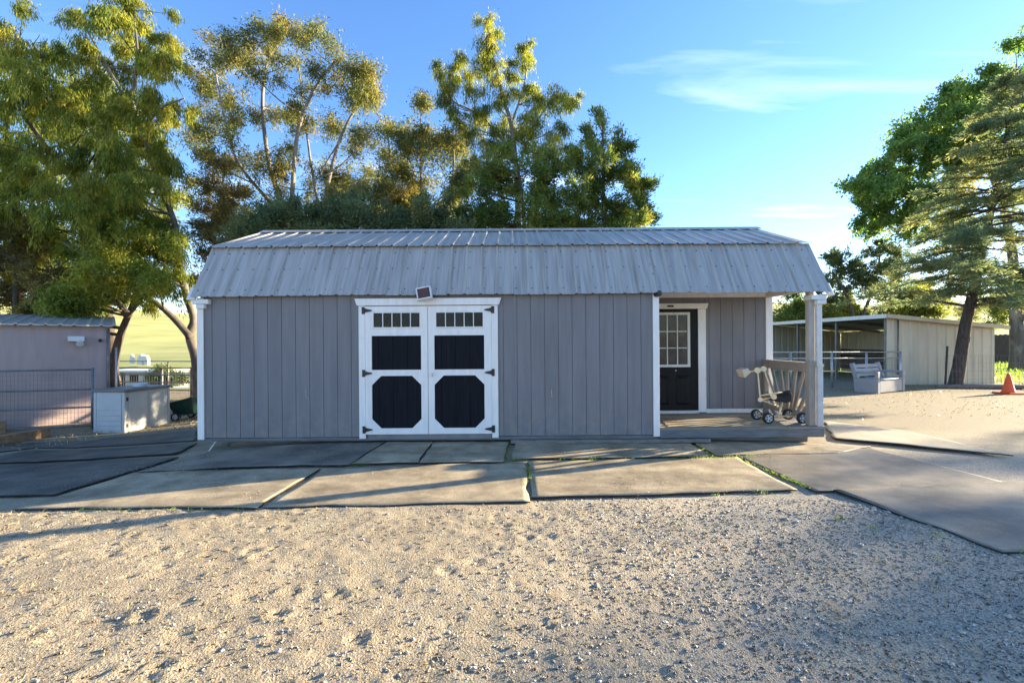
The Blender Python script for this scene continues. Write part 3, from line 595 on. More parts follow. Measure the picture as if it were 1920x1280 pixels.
# ------------------------------------------------------------------ wire / pipe fences
def fence(name, label, a, b, h, rails, posts, mesh=None, rr=.022, pr=.03, mat='metal', z=None, step=.06, wire=.0035):
    a = Vector(a); b = Vector(b); a.z = float(terr(a.x, a.y)) if z is None else z; b.z = float(terr(b.x, b.y)) if z is None else z
    F_ = thing(name, label, 'fence', a)
    for t in posts:
        p = a.lerp(b, t); MB(a).tube([p+Vector((0, 0, -.1)), p+Vector((0, 0, h))], pr, 8).build('post', V[mat], F_, smooth=True)
    for q_ in rails: MB(a).tube([a+Vector((0, 0, q_)), b+Vector((0, 0, q_))], rr, 8).build('rail', V[mat], F_, smooth=True)
    if mesh:
        m = MB(a); Ln = (b-a).length; n = int(Ln/step)
        for i in range(n+1): p = a.lerp(b, i/n); m.bar(p+Vector((0, 0, mesh[0])), p+Vector((0, 0, mesh[1])), wire, wire, up=(1, 0, .1))
        k = int((mesh[1]-mesh[0])/(step*1.6))
        for j in range(k+1):
            zz = mesh[0]+(mesh[1]-mesh[0])*j/k; m.bar(a+Vector((0, 0, zz)), b+Vector((0, 0, zz)), wire, wire)
        m.build('wire_mesh', V['darkmetal'], F_)
    return F_
# ------------------------------------------------------------------ left building, fence, box
c1 = Vector((-9.62, 10.6, 0)); du = Vector((-.74, -.67, 0)).normalized(); dn = Vector((.67, -.74, 0)).normalized(); ln = 5.2
LB = thing('outbuilding', 'low mauve outbuilding with metal roof behind the left fence', 'building', (c1.x, c1.y, -.45))
off = Vector((c1.x, c1.y, -.45)); zt = 1.86
def W(u, n, z): return Vector((c1.x, c1.y, 0))+du*u+dn*n+Vector((0, 0, z))
def lbox(m, u0, u1, n0, n1, z0, z1):
    p = [W(u, n, z) for z in (z0, z1) for n in (n0, n1) for u in (u0, u1)]
    return m.add(p, [(0, 2, 3, 1), (4, 5, 7, 6), (0, 1, 5, 4), (2, 6, 7, 3), (0, 4, 6, 2), (1, 3, 7, 5)])
lbox(MB(off), 0, ln, -3, 0, -.45, zt).build('wall', V['mauve'], LB)
nsh = 6
for i in range(nsh):
    m = MB(off); u0 = -.12+i*(ln+.2)/nsh; wd = (ln+.2)/nsh
    for k in range(4):
        ua = u0+k*wd/4; p = []
        for n_, z_ in ((.14, zt+.02), (-3.1, zt+.35)):
            p += [W(ua, n_, z_), W(ua+.02, n_, z_+.025), W(ua+.05, n_, z_+.025), W(ua+.07, n_, z_), W(ua+wd/4, n_, z_)]
            p += [q_-Vector((0, 0, .03)) for q_ in p[-5:]]
        m.add(p, [(j, j+1, 11+j, 10+j) for j in range(4)]+[(5+j, 15+j, 16+j, 6+j) for j in range(4)]+[(j, 5+j, 6+j, j+1) for j in range(4)]+[(10+j, 11+j, 16+j, 15+j) for j in range(4)])
    m.build('roof_sheet', V['galv'], LB)
MB(off).tube([W(.02, .03, -.4), W(.02, .03, zt-.05)], .03, 8).build('downpipe', V['darkmetal'], LB, smooth=True)
MB(off).tube([W(-.12, .0, -.4), W(-.12, .0, zt-.5)], .022, 8).build('conduit', V['metal'], LB, smooth=True)
fl = lbox(MB(off), .42, .70, .02, .12, 1.50, 1.62).build('wall_light', V['white_plastic'], LB, bevel=.015)
MB(off).tube([W(.50, .08, 1.50), W(.50, .16, 1.44)], [.05, .07], 10).build('lamp_head', V['white_plastic'], fl)
MB(off).tube([W(.16, .0, 1.53), W(.16, .10, 1.52)], .035, 10).build('security_camera', V['iron'], LB)
fa = Vector((-12.6, 8.25, 0)); fb = Vector((-8.98, 9.5, 0))
fence('mesh_fence', 'wire mesh pipe fence in front of the mauve outbuilding', fa, fb, 1.30, (1.26, .84, .46, .06), (0, .6, 1), (.05, 1.26), rr=.018, pr=.03, mat='darkmetal', z=-.36)
for i, (a, b, hh, lab) in enumerate((((-14, 836), (88, 818), .17, 'long weathered sleeper lying under the left mesh fence'), ((-90, 822), (12, 812), .24, 'stacked end of an orange brown sleeper at the left picture edge'))):
    A = G(*a); B = G(*b); m = MB(A).bar(A+Vector((0, 0, hh/2)), B+Vector((0, 0, hh/2)), .2, hh); o = m.build('timber_sleeper', V['timber'], bevel=.012); o.location = A; tag(o, lab, 'timber', 'wooden sleepers')
# resin storage box
k0 = Vector((-7.88, 9.02, 0)); k0.z = float(terr(k0.x, k0.y))-.02; u = Vector((.10, .995, 0)); v = Vector((-.995, .10, 0)); LU, LV, HB = 1.06, .70, .86
BX = thing('storage_box', 'pale resin storage box with double doors beside the mesh fence', 'storage box', k0)
def kb(m, a0, a1, b0, b1, z0, z1):
    p = [k0+u*a+v*b+Vector((0, 0, z)) for z in (z0, z1) for b in (b0, b1) for a in (a0, a1)]
    return m.add(p, [(0, 2, 3, 1), (4, 5, 7, 6), (0, 1, 5, 4), (2, 6, 7, 3), (0, 4, 6, 2), (1, 3, 7, 5)])
kb(MB(k0), .012, LU-.01, .012, LV-.01, 0, HB-.02).build('body', V['resin'], BX)
kb(MB(k0), -.03, LU+.03, -.035, LV+.03, HB-.018, HB+.035).build('lid', V['resin_lid'], BX, bevel=.012)
for a in (.0, LU-.05): kb(MB(k0), a, a+.05, -.006, .055, 0, HB-.02).build('corner_post', V['resin'], BX, bevel=.008)
kb(MB(k0), .0, .055, LV-.06, LV, 0, HB-.02).build('corner_post', V['resin_end'], BX, bevel=.008)
for a0, a1 in ((.055, LU/2-.004), (LU/2+.004, LU-.055)):
    dd = kb(MB(k0), a0, a1, 0, .011, .03, HB-.03).build('door', V['resin'], BX, bevel=.004)
    for j in range(4): kb(MB(k0), a0+.02, a1-.02, -.007, -.001, .05+j*.105, .05+j*.105+.096).build('slat', V['resin'], dd, bevel=.003)
    kb(MB(k0), a0+.03, a1-.03, -.006, -.001, .48, HB-.07).build('door_panel', V['resin'], dd, bevel=.003)
for z in (.12, .66): kb(MB(k0), .035, .075, -.014, -.007, z, z+.075).build('hinge', V['iron'], BX)
for j in range(4): kb(MB(k0), -.001, .011, .07, LV-.07, .05+j*.105, .05+j*.105+.097).build('slat', V['resin_end'], BX, bevel=.003)
kb(MB(k0), .0, .0115, .07, LV-.07, .475, HB-.06).build('end_panel', V['resin_end'], BX, bevel=.003)
tp = k0+u*.62+v*.28+Vector((0, 0, HB+.036)); m = MB(tp)
m.v = []; ang = [(math.cos(t)*.15, math.sin(t)*.11) for t in np.linspace(0, 2*math.pi, 17)[:-1]]
m.prism([tp+Vector((a*.85, b*.85, 0)) for a, b in ang], (0, 0, .012)); m.prism([tp+Vector((a, b, .013)) for a, b in ang], (0, 0, .06))
o = m.build('plastic_basin', V['ltblue']); o.location = tp; tag(o, 'pale blue plastic basin on the lid of the storage box', 'basin')
# green cart
cb = G(352, 786); GC = thing('dump_cart', 'dark green plastic cart tipped beside the left shed corner', 'cart', cb)
m = MB(cb)
lo_ = [(-.20, -.16, .12), (.24, -.16, .16), (.24, .20, .16), (-.20, .20, .12)]; up_ = [(-.30, -.24, .42), (.26, -.24, .56), (.26, .28, .56), (-.30, .28, .42)]
inn = [(x*.92, y*.92, z) for x, y, z in up_]; inl = [(x*.9, y*.9, z+.03) for x, y, z in lo_]
vv = [cb+Vector(q_) for q_ in lo_+up_+inn+inl]
m.add(vv, [(3, 2, 1, 0)]+[(i, (i+1) % 4, 4+(i+1) % 4, 4+i) for i in range(4)]+[(4+i, 4+(i+1) % 4, 8+(i+1) % 4, 8+i) for i in range(4)]+[(8+i, 8+(i+1) % 4, 12+(i+1) % 4, 12+i) for i in range(4)]+[(12, 13, 14, 15)])
m.build('tub', V['green'], GC, bevel=.02)
for x, y in ((-.10, -.24), (-.10, .26)):
    wl = MB(cb).tube([cb+Vector((x, y-.03, .10)), cb+Vector((x, y+.03, .10))], .10, 18).build('wheel', V['tyre'], GC)
    MB(cb).tube([cb+Vector((x, y-.036, .10)), cb+Vector((x, y+.036, .10))], .065, 14).build('rim', V['hub'], wl)
MB(cb).tube([cb+Vector((-.1, -.24, .1)), cb+Vector((-.1, .26, .1))], .012, 6).build('axle', V['darkmetal'], GC)
MB(cb).tube([cb+Vector((.22, 0, .14)), cb+Vector((.5, .02, .10)), cb+Vector((.75, .02, .35))], .015, 6).build('handle', V['darkmetal'], GC)
# pipe fence and pale building behind
fence('pipe_fence', 'grey pipe rail fence with mesh behind the storage box', (-13.2, 14.6, 0), (-7.2, 14.1, 0), 1.05, (1.02, .80, .55, .30), (0, .3, .47, .62, 1), (.0, .75), rr=.022, pr=.035, mat='darkmetal', z=-.38, step=.09)
fence('back_rail_fence', 'thin two rail pipe fence further back on the left', (-16.5, 17.6, 0), (-8.0, 17.2, 0), 1.1, (1.1, .65), (0, .35, .6, .85), rr=.02, pr=.03, mat='darkmetal', z=-.38)
hb = Vector((-38.8, 46, -3.5)); HS = thing('white_outbuilding', 'small pale outbuilding with dark windows behind the pipe fence', 'building', hb)
MB(hb).box(hb.x-1.3, hb.x+2.3, 46, 50, -3.8, -1.66).build('wall', V['pink'], HS)
MB(hb).box(hb.x-3.4, hb.x-1.32, 46.6, 50, -3.8, -1.80).build('side_wall', V['fencewood'], HS)
MB(hb).box(hb.x-3.5, hb.x+2.5, 45.8, 50.2, -1.655, -1.5).build('roof', V['hutch'], HS)
for x0 in (-.8, .9): MB(hb).box(hb.x+x0, hb.x+x0+.85, 45.95, 45.99, -2.7, -1.95).build('window', V['glass'], HS)
for i, (px, py, s_, lab) in enumerate(((246, 668, .25, 'smallest pale hutch far off on the hillside'), (263, 671, .48, 'pale pointed hutch far off on the hillside'), (272, 671, .36, 'greyish pointed hutch right of the pale one on the hillside'))):
    Yh = 64; b0 = P(px, py, Yh); m = MB(b0); 
    m.prism([b0+Vector((-s_, 0, -1)), b0+Vector((s_, 0, -1)), b0+Vector((s_*.8, 0, .15*s_)), b0+Vector((s_*.1, 0, 1.05*s_)), b0+Vector((-s_*.2, 0, 1.0*s_)), b0+Vector((-s_*.85, 0, .1*s_))], (0, 1.4*s_, 0))
    o = m.build('field_hutch', V['hutch']); o.location = b0; tag(o, lab, 'hutch', 'hutches on the hillside')
# ------------------------------------------------------------------ right side: run-in shelter, fence, bench, cone
rb = Vector((13.0, 15.4, 0)); RS = thing('run_in_shelter', 'tan metal run-in shelter open towards the yard', 'shelter', rb)
X0, X1, Y0, Y1 = 13.0, 16.75, 15.4, 22.6; zf, zk = 2.40, 2.02
def ribwall(a, b, z0a, z1a, z1b, name, par, off, mat, nn_):
    a = Vector(a); b = Vector(b); Ln = (b-a).length; d = (b-a)/Ln; nr = Vector((d.y, -d.x, 0)); ns = max(1, round(Ln/.92)); p_ = Ln/ns
    for i in range(ns):
        m = MB(off); pr = []
        for k in range(3):
            s0 = i*p_+k*p_/3; pr += [(s0, 0), (s0+p_*.18, 0), (s0+p_*.21, .028), (s0+p_*.26, .028), (s0+p_*.29, 0)]
        pr.append(((i+1)*p_-.002, 0)); k = len(pr); vs_ = []
        for back in (0, .004):
            for lvl in (0, 1):
                for s0, hh in pr: vs_.append(a+d*s0+nr*(hh-back)+Vector((0, 0, (z0a if lvl == 0 else z1a+(z1b-z1a)*s0/Ln)-a.z)))
        m.add(vs_, [(j, j+1, k+j+1, k+j) for j in range(k-1)]+[(2*k+j, 3*k+j, 3*k+j+1, 2*k+j+1) for j in range(k-1)])
        m.build(name, mat, par)
ribwall((X0, Y0, 0), (X1, Y0, 0), .0, zf-.04, zk-.04, 'wall_sheet', RS, rb, V['tan_metal'], 1)
ribwall((X1, Y1, 0), (X1, Y0+.03, 0), .0, zk-.04, zk-.04, 'wall_sheet', RS, rb, V['tan_metal'], 1)
ribwall((X1-.03, Y1, 0), (X0, Y1, 0), .0, zk-.04, zf-.04, 'wall_sheet', RS, rb, V['tan_metal'], 1)
nsh = 8
for i in range(nsh):
    ya = Y0-.25+i*(Y1-Y0+.5)/nsh; yb = ya+(Y1-Y0+.5)/nsh-.004
    MB(rb).add([(X0-.2, ya, zf), (X0-.2, yb, zf), (X1+.2, yb, zk-.02), (X1+.2, ya, zk-.02), (X0-.2, ya, zf+.03), (X0-.2, yb, zf+.03), (X1+.2, yb, zk+.01), (X1+.2, ya, zk+.01)],
            [(0, 1, 2, 3), (7, 6, 5, 4), (0, 4, 5, 1), (1, 5, 6, 2), (2, 6, 7, 3), (3, 7, 4, 0)]).build('roof_sheet', V['galv'], RS)
MB(rb).box(X0-.24, X0-.2, Y0-.26, Y1+.26, zf-.10, zf+.04).build('fascia', V['bluemetal'], RS)
MB(rb).add([(X0-.2, Y0-.29, zf-.09), (X1+.22, Y0-.29, zk-.11), (X1+.22, Y0-.29, zk+.02), (X0-.2, Y0-.29, zf+.04), (X0-.2, Y0-.251, zf-.09), (X1+.22, Y0-.251, zk-.11), (X1+.22, Y0-.251, zk+.02), (X0-.2, Y0-.251, zf+.04)],
            [(0, 1, 2, 3), (7, 6, 5, 4), (0, 4, 5, 1), (1, 5, 6, 2), (2, 6, 7, 3), (3, 7, 4, 0)]).build('fascia', V['tan_metal'], RS)
for y in (Y0+.05, Y0+2.4, Y0+4.8, Y1-.05): MB(rb).box(X0-.02, X0+.06, y-.04, y+.04, 0, zf-.02).build('post', V['darkmetal'], RS)
for y in (Y0+2.4, Y0+4.8): MB(rb).bar((X0, y, zf-.06), (X1-.03, y, zk-.08), .08, .1).build('rafter', V['darkmetal'], RS)
for zz in (.15, .4, .65, .9): MB(rb).box(X1-.1, X1-.05, Y0+.1, Y1-.1, zz, zz+.22).build('kick_board', V['fencewood'], RS)
MB(rb).tube([(X0+.35, Y0-.06, .35), (X0+.35, Y0-.06, zf-.15)], .025, 8).build('conduit', V['darkmetal'], RS, smooth=True)
fence('paddock_fence', 'pipe and mesh fence in front of the run-in shelter', (6.3, 13.9, 0), (12.95, 14.8, 0), 1.17, (1.15, .95), (0, .2, .4, .62, .81, 1), (.05, .95), rr=.024, pr=.033, mat='metal', z=0, step=.07)
wf = fence('wire_fence', 'slack wire mesh fence with a dark steel post beside the pine', (14.0, 14.35, 0), (21.5, 14.9, 0), 1.25, (), (), (.02, 1.05), z=0, step=.13, wire=.004)
MB(wf.location).bar(Vector((14.0, 14.35, -.1)), Vector((14.06, 14.33, 1.35)), .045, .04).build('steel_post', V['iron'], wf)
lg = MB((13.6, 14.3, 0)); lg.tube([(13.6, 14.2, .06), (15.2, 14.1, .07), (17.6, 13.75, .06), (19.5, 13.6, .07)], [.07, .075, .07, .065], 8)
o = lg.build('border_log', V['greywood'], smooth=True); o.location = (13.6, 14.3, 0); tag(o, 'long weathered log edging the ground by the pine trunk', 'log')
# bench
be = Vector((11.02, 13.3, 0)); BN = thing('garden_bench', 'grey plastic garden bench with storage seat by the paddock fence', 'bench', be, (0, 0, R(27))); BN.scale = (1.12, 1.08, 1.0)
def bb(name, *a, bevel=.015, par=BN): return MB().box(*a).build(name, V['bench'], par, bevel=bevel)
bb('seat_box', -.58, .58, -.27, .22, .02, .38); bb('seat', -.585, .585, -.29, .23, .385, .42)
for s in (-1, 1):
    e = MB().prism([(s*.66-.05, y, z) for y, z in ((-.29, 0), (.26, 0), (.40, .80), (.31, .82), (.22, .60), (-.27, .60), (-.29, .54))], (.10, 0, 0)) if False else None
    m = MB()
    m.prism([(s*.65-.055, y, z) for y, z in ((-.28, 0), (.27, 0), (.30, .42), (-.28, .42))], (.11, 0, 0))
    m.prism([(s*.65-.055, y, z) for y, z in ((-.28, .421), (-.20, .421), (-.20, .56), (-.28, .62))], (.11, 0, 0))
    m.prism([(s*.65-.055, y, z) for y, z in ((.18, .421), (.301, .421), (.40, .84), (.31, .86))], (.11, 0, 0))
    m.prism([(s*.65-.056, y, z) for y, z in ((-.199, .562), (.205, .562), (.222, .62), (-.277, .622))], (.112, 0, 0))
    m.build('side_panel', V['bench'], BN, bevel=.012)
for z0, y0 in ((.46, .23), (.585, .258), (.71, .285)):
    MB().prism([(-.59, y0, z0), (-.59, y0+.035, z0), (-.59, y0+.06, z0+.105), (-.59, y0+.025, z0+.105)], (1.18, 0, 0)).build('back_slat', V['bench'], BN, bevel=.008)
# cone
cc = G(1891, 738); CN = thing('traffic_cone', 'orange traffic cone near the right picture edge', 'cone', cc)
m = MB(cc).box(cc.x-.24, cc.x+.24, cc.y-.24, cc.y+.24, .0, .045); m.build('base', V['cone'], CN, bevel=.02)
MB(cc).tube([cc+Vector((0, 0, z)) for z in (.046, .07, .09, .56, .58)], [.155, .15, .135, .036, .026], 24).build('body', V['cone'], CN, smooth=True)
# brush fence on the far right
bf = Vector((30.5, 31, 0)); BF = thing('board_fence', 'dark brown upright board fence far right behind the shelter', 'fence', bf)
for i in range(40):
    MB(bf).box(30.5+i*.17, 30.5+i*.17+.155, 31, 31.03+.01*(i % 3), -.1, 1.95+.06*((i*13) % 5)/4).build('board', V['fencewood'], BF)
MB(bf).box(30.5, 37.2, 31.05, 31.1, 1.2, 1.3).build('rail', V['fencewood'], BF)
# ------------------------------------------------------------------ trees
def rnd(n, r): v = r.normal(size=(n, 3)); return v/np.linalg.norm(v, axis=1, keepdims=True)
def leaves(s, e, style, nper, r, size):
    n = len(s); i = np.repeat(np.arange(n), nper); m = len(i); t = r.uniform(.12, 1.0, m)[:, None]; d = (e-s)[i]; ln_ = np.linalg.norm(d, axis=1, keepdims=True)+1e-6
    droop = {'weep': .9, 'euc': .35, 'bush': .1, 'conifer': .08, 'spruce': .14, 'broad': .15}[style]
    p = s[i]+d*t; p[:, 2] -= (droop*ln_[:, 0]*t[:, 0]**2)
    dd = d/ln_; q = rnd(m, r); down = np.array([0, 0, -1.])
    if style == 'weep': ld = down*1.0+.45*q+.25*dd; jit = .05; wr = .16
    elif style == 'euc': ld = down*.55+.75*q+.3*dd; jit = .09; wr = .24
    elif style == 'conifer': ld = dd+.55*q+np.array([0, 0, .25]); jit = .05; wr = .34
    elif style == 'spruce': ld = dd*.9+.6*q; jit = .035; wr = .22
    elif style == 'bush': ld = q+.3*dd; jit = .08; wr = .4
    else: ld = q*.9+down*.45; jit = .10; wr = .72
    ld /= np.linalg.norm(ld, axis=1, keepdims=True)
    p = p+r.normal(size=(m, 3))*jit*1.5
    sz = size*r.uniform(.6, 1.35, m)[:, None]; wv = np.cross(ld, rnd(m, r)); wv /= np.linalg.norm(wv, axis=1, keepdims=True)+1e-6
    nrm = np.cross(ld, wv); a = p; b = p+ld*sz*.45+wv*sz*wr*.5+nrm*sz*.06; c = p+ld*sz; dq = p+ld*sz*.45-wv*sz*wr*.5+nrm*sz*.06
    v = np.stack([a, b, c, dq], 1).reshape(-1, 3); return npmesh(v, np.arange(4*m).reshape(-1, 4))
def tree(name, label, cat, Yd, stems, blobs, style, lm, bark, nleaf, seed, size=.13, depth=1.0, sprigs=16, spl=.55, group=None, sub=4, twig=.006, fat=1.16):
    r = np.random.default_rng(seed); tb = MB(); nodes = []
    for st in stems:
        pts, r0, r1 = st[:3]; dy = st[3] if len(st) > 3 else 0; n = len(pts); w_ = [P(q[0], q[1], Yd+dy*i/max(n-1, 1)) if len(q) == 2 else Vector(q) for i, q in enumerate(pts)]
        f = []                            # resample smoothly
        for i in range(n-1):
            p0, p1, p2, p3 = w_[max(i-1, 0)], w_[i], w_[i+1], w_[min(i+2, n-1)]
            for t in (0, .25, .5, .75): f.append(.5*((2*p1)+(p2-p0)*t+(2*p0-5*p1+4*p2-p3)*t*t+(3*p1-p0-3*p2+p3)*t**3))
        f.append(w_[-1]); k = len(f); rad = [r0+(r1-r0)*(i/(k-1))**.8 for i in range(k)]
        rad[0] *= 1.15
        tb.tube(f, rad, 9); nodes += list(zip(f, rad))
    base = nodes[0][0].copy(); NP = np.array([q[0][:] for q in nodes]); NR = np.array([q[1] for q in nodes])
    ss, ee = [], []; ext = []
    for bl in blobs:
        ext.append((*bl[:-1], bl[-1]*.86))
        for _ in range(2):
            a_ = r.uniform(0, 6.283); q_ = bl[-1]*r.uniform(.85, 1.45); k_ = bl[-1]*r.uniform(.28, .55)
            ext.append((bl[0]+math.cos(a_)*q_, bl[1]+math.sin(a_)*q_*.9, k_) if len(bl) == 3 else (bl[0]+math.cos(a_)*q_, bl[1]+math.sin(a_)*q_, bl[2]+r.normal()*q_*.4, k_))
    big = max(b[-1] for b in ext)
    for bl in ext:
        if len(bl) == 3:
            yb = Yd+r.normal()*depth; c = np.array(P(bl[0], bl[1], yb)); rad = bl[2]*fat*yb/F
        else: c = np.array(bl[:3], float); rad = bl[3]
        d = np.linalg.norm(NP-c, axis=1)+np.where(NP[:, 2] > c[2]-.15*rad, 1.5*rad+.8, 0); j = int(d.argmin()); a = NP[j]; v = c-a
        mid = a+v*.5+np.array([0, 0, -.10*np.linalg.norm(v)])+r.normal(size=3)*.06*np.linalg.norm(v)
        br = min(NR[j]*.55, .012+.018*np.linalg.norm(v)); q = [Vector(a*(1-t)**2+2*mid*t*(1-t)+c*t*t) for t in (0, .25, .5, .75, 1)]
        tb.tube(q, [br, br*.85, br*.7, br*.5, br*.3], 5, cap=False)
        subs = c+rnd(sub, r)*rad*r.uniform(.3, .95, (sub, 1))*np.array([1, 1, .8])
        for sc0 in subs:
            tb.tube([Vector(c+(a-c)*.1), Vector((c+sc0)/2+r.normal(size=3)*.05*rad), Vector(sc0)], [br*.4, br*.3, twig], 4, cap=False)
        ns = max(4, int(sprigs*(.6+.4*r.random())*min(1, (bl[-1]/big*1.3)**1.3))); k = r.integers(0, sub, ns)
        s = subs[k]+r.normal(size=(ns, 3))*rad*.16; e = s+(rnd(ns, r)*np.array([1, 1, .7])+(s-c)/(rad+1e-6)*.5)*rad*spl*1.25*r.uniform(.4, 1.3, (ns, 1))
        if r.random() < .5:               # leaves along the bough too
            t_b = r.uniform(.45, .95, 4)[:, None]; sb_ = a*(1-t_b)**2+2*mid*t_b*(1-t_b)+c*t_b**2; s = np.concatenate([s, sb_]); e = np.concatenate([e, sb_+rnd(4, r)*rad*.6])
        if style == 'conifer': e[:, 2] += rad*.12
        ss.append(s); ee.append(e)
        for x, y in zip(s[::2], e[::2]): tb.tube([Vector(x), Vector(y)], [twig, twig*.5], 3, cap=False)
    ss = np.concatenate(ss); ee = np.concatenate(ee)
    T_ = thing(name, label, cat, base, group=group); tb.off = base
    tb.build('trunk', V[bark], T_, smooth=True)
    link('crown', leaves(ss-np.array(base), ee-np.array(base), style, max(4, int(nleaf*1.2/len(ss))), r, size*1.12), L[lm], T_)
    return T_
GT = 'trees behind the sheds'
tree('weeping_tree', 'leafy yellow-green weeping tree filling the upper left corner', 'tree', 14.5,
     [([(120, 745), (100, 640), (86, 572), (56, 500), (24, 380), (10, 250), (30, 110)], .26, .04, 1.0), ([(118, 700), (140, 600), (160, 440), (146, 356), (90, 280), (41, 214)], .17, .04, -1.2), ([(110, 680), (40, 560), (-30, 450), (-60, 300)], .17, .05)],
     [(30, 70, 50), (90, 120, 55), (20, 150, 65), (70, 200, 60), (-40, 120, 70), (-50, 260, 80), (150, 130, 38), (20, 260, 62), (110, 290, 58), (60, 350, 62), (150, 390, 55), (10, 430, 60), (110, 450, 55), (190, 460, 45), (180, 340, 45), (165, 230, 42), (40, 530, 40), (130, 540, 38), (-40, 380, 60), (-50, 500, 60), (95, 375, 50), (30, 330, 55)],
     'weep', 'weep', 'bark_dark', 76000, 21, .14, 1.2, 34, .65, GT, 5, fat=1.05)
tree('tall_gum_tree', 'tall gum with bare pale limbs and an arching low branch left of the shed', 'tree', 13.6,
     [([(374, 745), (368, 673), (356, 628), (364, 599), (350, 554), (333, 480), (328, 420), (300, 345), (268, 250), (245, 180)], .16, .055, .6), ([(357, 632), (325, 596), (290, 566), (246, 539), (178, 492), (120, 455)], .105, .04, -.4),
      ([(262, 232), (215, 150), (165, 60)], .07, .025, .5), ([(246, 185), (258, 110), (250, 20)], .06, .02, -.5), ([(268, 245), (300, 205), (345, 185)], .05, .02, -.6)],
     [(250, 15, 38), (300, 60, 32), (195, 25, 38), (150, 60, 38), (272, 100, 34), (312, 130, 32), (215, 130, 34), (235, 190, 38), (300, 225, 40), (190, 240, 42), (335, 200, 26), (250, 290, 45), (200, 335, 48), (318, 300, 34), (240, 385, 48), (300, 420, 36), (185, 415, 46), (262, 470, 42), (322, 500, 32), (212, 510, 38), (300, 545, 28)],
     'weep', 'weep', 'bark_mid', 56000, 22, .13, .9, 26, .6, GT, 5, fat=.98)
tree('gum_tree', 'shaded gum filling the gap behind the two left trees', 'tree', 18.5,
     [([(215, 720), (205, 600), (190, 450), (180, 300), (200, 190)], .2, .04), ([(200, 550), (270, 420), (300, 330)], .1, .03, .6), ([(200, 560), (120, 440), (60, 330)], .1, .03, -.6)],
     [(200, 190, 40), (150, 180, 40), (240, 250, 44), (160, 270, 46), (100, 240, 44), (290, 300, 40), (220, 330, 48), (120, 340, 48), (50, 320, 46), (180, 400, 50), (260, 400, 46), (90, 430, 50), (310, 440, 30), (140, 500, 40), (0, 480, 40), (330, 370, 26)],
     'euc', 'weep', 'bark_dark', 30000, 35, .15, 1.2, 26, .6, GT, 5, fat=.95)
tree('leaning_gum_tree', 'leaning dark trunked gum at the corner of the mauve outbuilding', 'tree', 13.0,
     [([(214, 735), (213, 690), (222, 640), (240, 592), (262, 545), (296, 490)], .15, .05, .6), ([(240, 592), (200, 540), (150, 500)], .1, .03, .5)],
     [(232, 520, 30), (172, 540, 34), (120, 560, 30), (285, 530, 30), (165, 480, 34), (225, 460, 34), (90, 580, 24), (300, 470, 32)],
     'euc', 'weep', 'bark_dark', 26000, 23, .12, .8, 24, .55, GT, 5)
tree('juniper', 'grey-green scraggly juniper rising over the mauve outbuilding roof', 'tree', 13.4,
     [([(30, 700), (28, 600), (30, 500), (20, 400)], .11, .03), ([(150, 700), (148, 600), (150, 520)], .07, .03)],
     [(20, 410, 32), (60, 450, 30), (15, 490, 38), (85, 515, 30), (30, 555, 34), (100, 560, 26), (150, 575, 20), (55, 588, 20), (-30, 540, 40)],
     'conifer', 'olive', 'bark_dark', 24000, 24, .09, .6, 30, .6, GT, 5)
tree('olive_conifer', 'dry olive-brown conifer left of the shed ridge', 'tree', 15.5,
     [([(428, 640), (428, 520), (425, 440), (418, 330)], .10, .03)], [(400, 345, 24), (382, 395, 26), (432, 395, 24), (410, 430, 28), (442, 360, 18), (395, 470, 28), (440, 460, 26), (372, 440, 20), (420, 310, 14), (395, 520, 26)],
     'conifer', 'olive', 'bark_pale', 17000, 25, .09, .5, 30, .6, GT, 5)
tree('eucalyptus', 'broad airy eucalyptus with many pale stems left of centre', 'tree', 18,
     [([(535, 640), (530, 470), (526, 380), (505, 310), (492, 200), (500, 120), (510, 60)], .17, .03, .8), ([(545, 640), (543, 460), (547, 380), (560, 240), (600, 150), (640, 105)], .15, .03, -.8), ([(600, 640), (603, 460), (612, 360), (642, 250), (692, 165)], .15, .03, .5),
      ([(528, 400), (460, 325), (430, 260), (405, 140)], .08, .025, -1), ([(606, 430), (582, 300), (556, 90)], .09, .02, 1.2), ([(525, 420), (440, 380), (395, 290), (375, 200)], .07, .02, .9), ([(640, 260), (600, 330), (650, 300), (715, 220)], .04, .02, .3)],
     [(400, 105, 28), (375, 150, 28), (430, 85, 28), (462, 72, 24), (508, 55, 28), (555, 58, 24), (600, 72, 28), (645, 110, 32), (690, 135, 26), (705, 180, 24), (660, 180, 30), (600, 140, 30), (540, 120, 28), (470, 135, 30), (430, 160, 30), (395, 215, 30), (368, 260, 30), (450, 225, 28), (520, 210, 26), (580, 230, 30), (640, 250, 30), (692, 260, 26), (400, 310, 34), (455, 310, 30), (528, 300, 26), (600, 320, 32), (660, 330, 34), (420, 380, 34), (495, 385, 34), (570, 395, 32), (640, 390, 34), (700, 330, 24)],
     'euc', 'euc', 'bark_pale', 60000, 26, .125, 1.1, 24, .5, GT, 5, fat=1.1)
tree('young_gum', 'bushy lower gum with bare twigs above it right of the eucalyptus', 'tree', 17,
     [([(800, 640), (798, 470), (790, 350), (788, 250), (792, 185)], .10, .012), ([(800, 480), (745, 380), (728, 260), (722, 215)], .07, .012, .5), ([(802, 470), (845, 370), (852, 260), (865, 235)], .07, .012, -.5)],
     [(742, 265, 28), (722, 315, 34), (780, 295, 32), (838, 290, 34), (858, 345, 32), (800, 345, 36), (752, 375, 38), (838, 395, 38), (702, 375, 34), (790, 192, 10), (768, 245, 20), (820, 260, 20), (790, 405, 40), (725, 420, 34)],
     'euc', 'euc', 'bark_pale', 40000, 27, .12, .8, 34, .6, GT, 5)
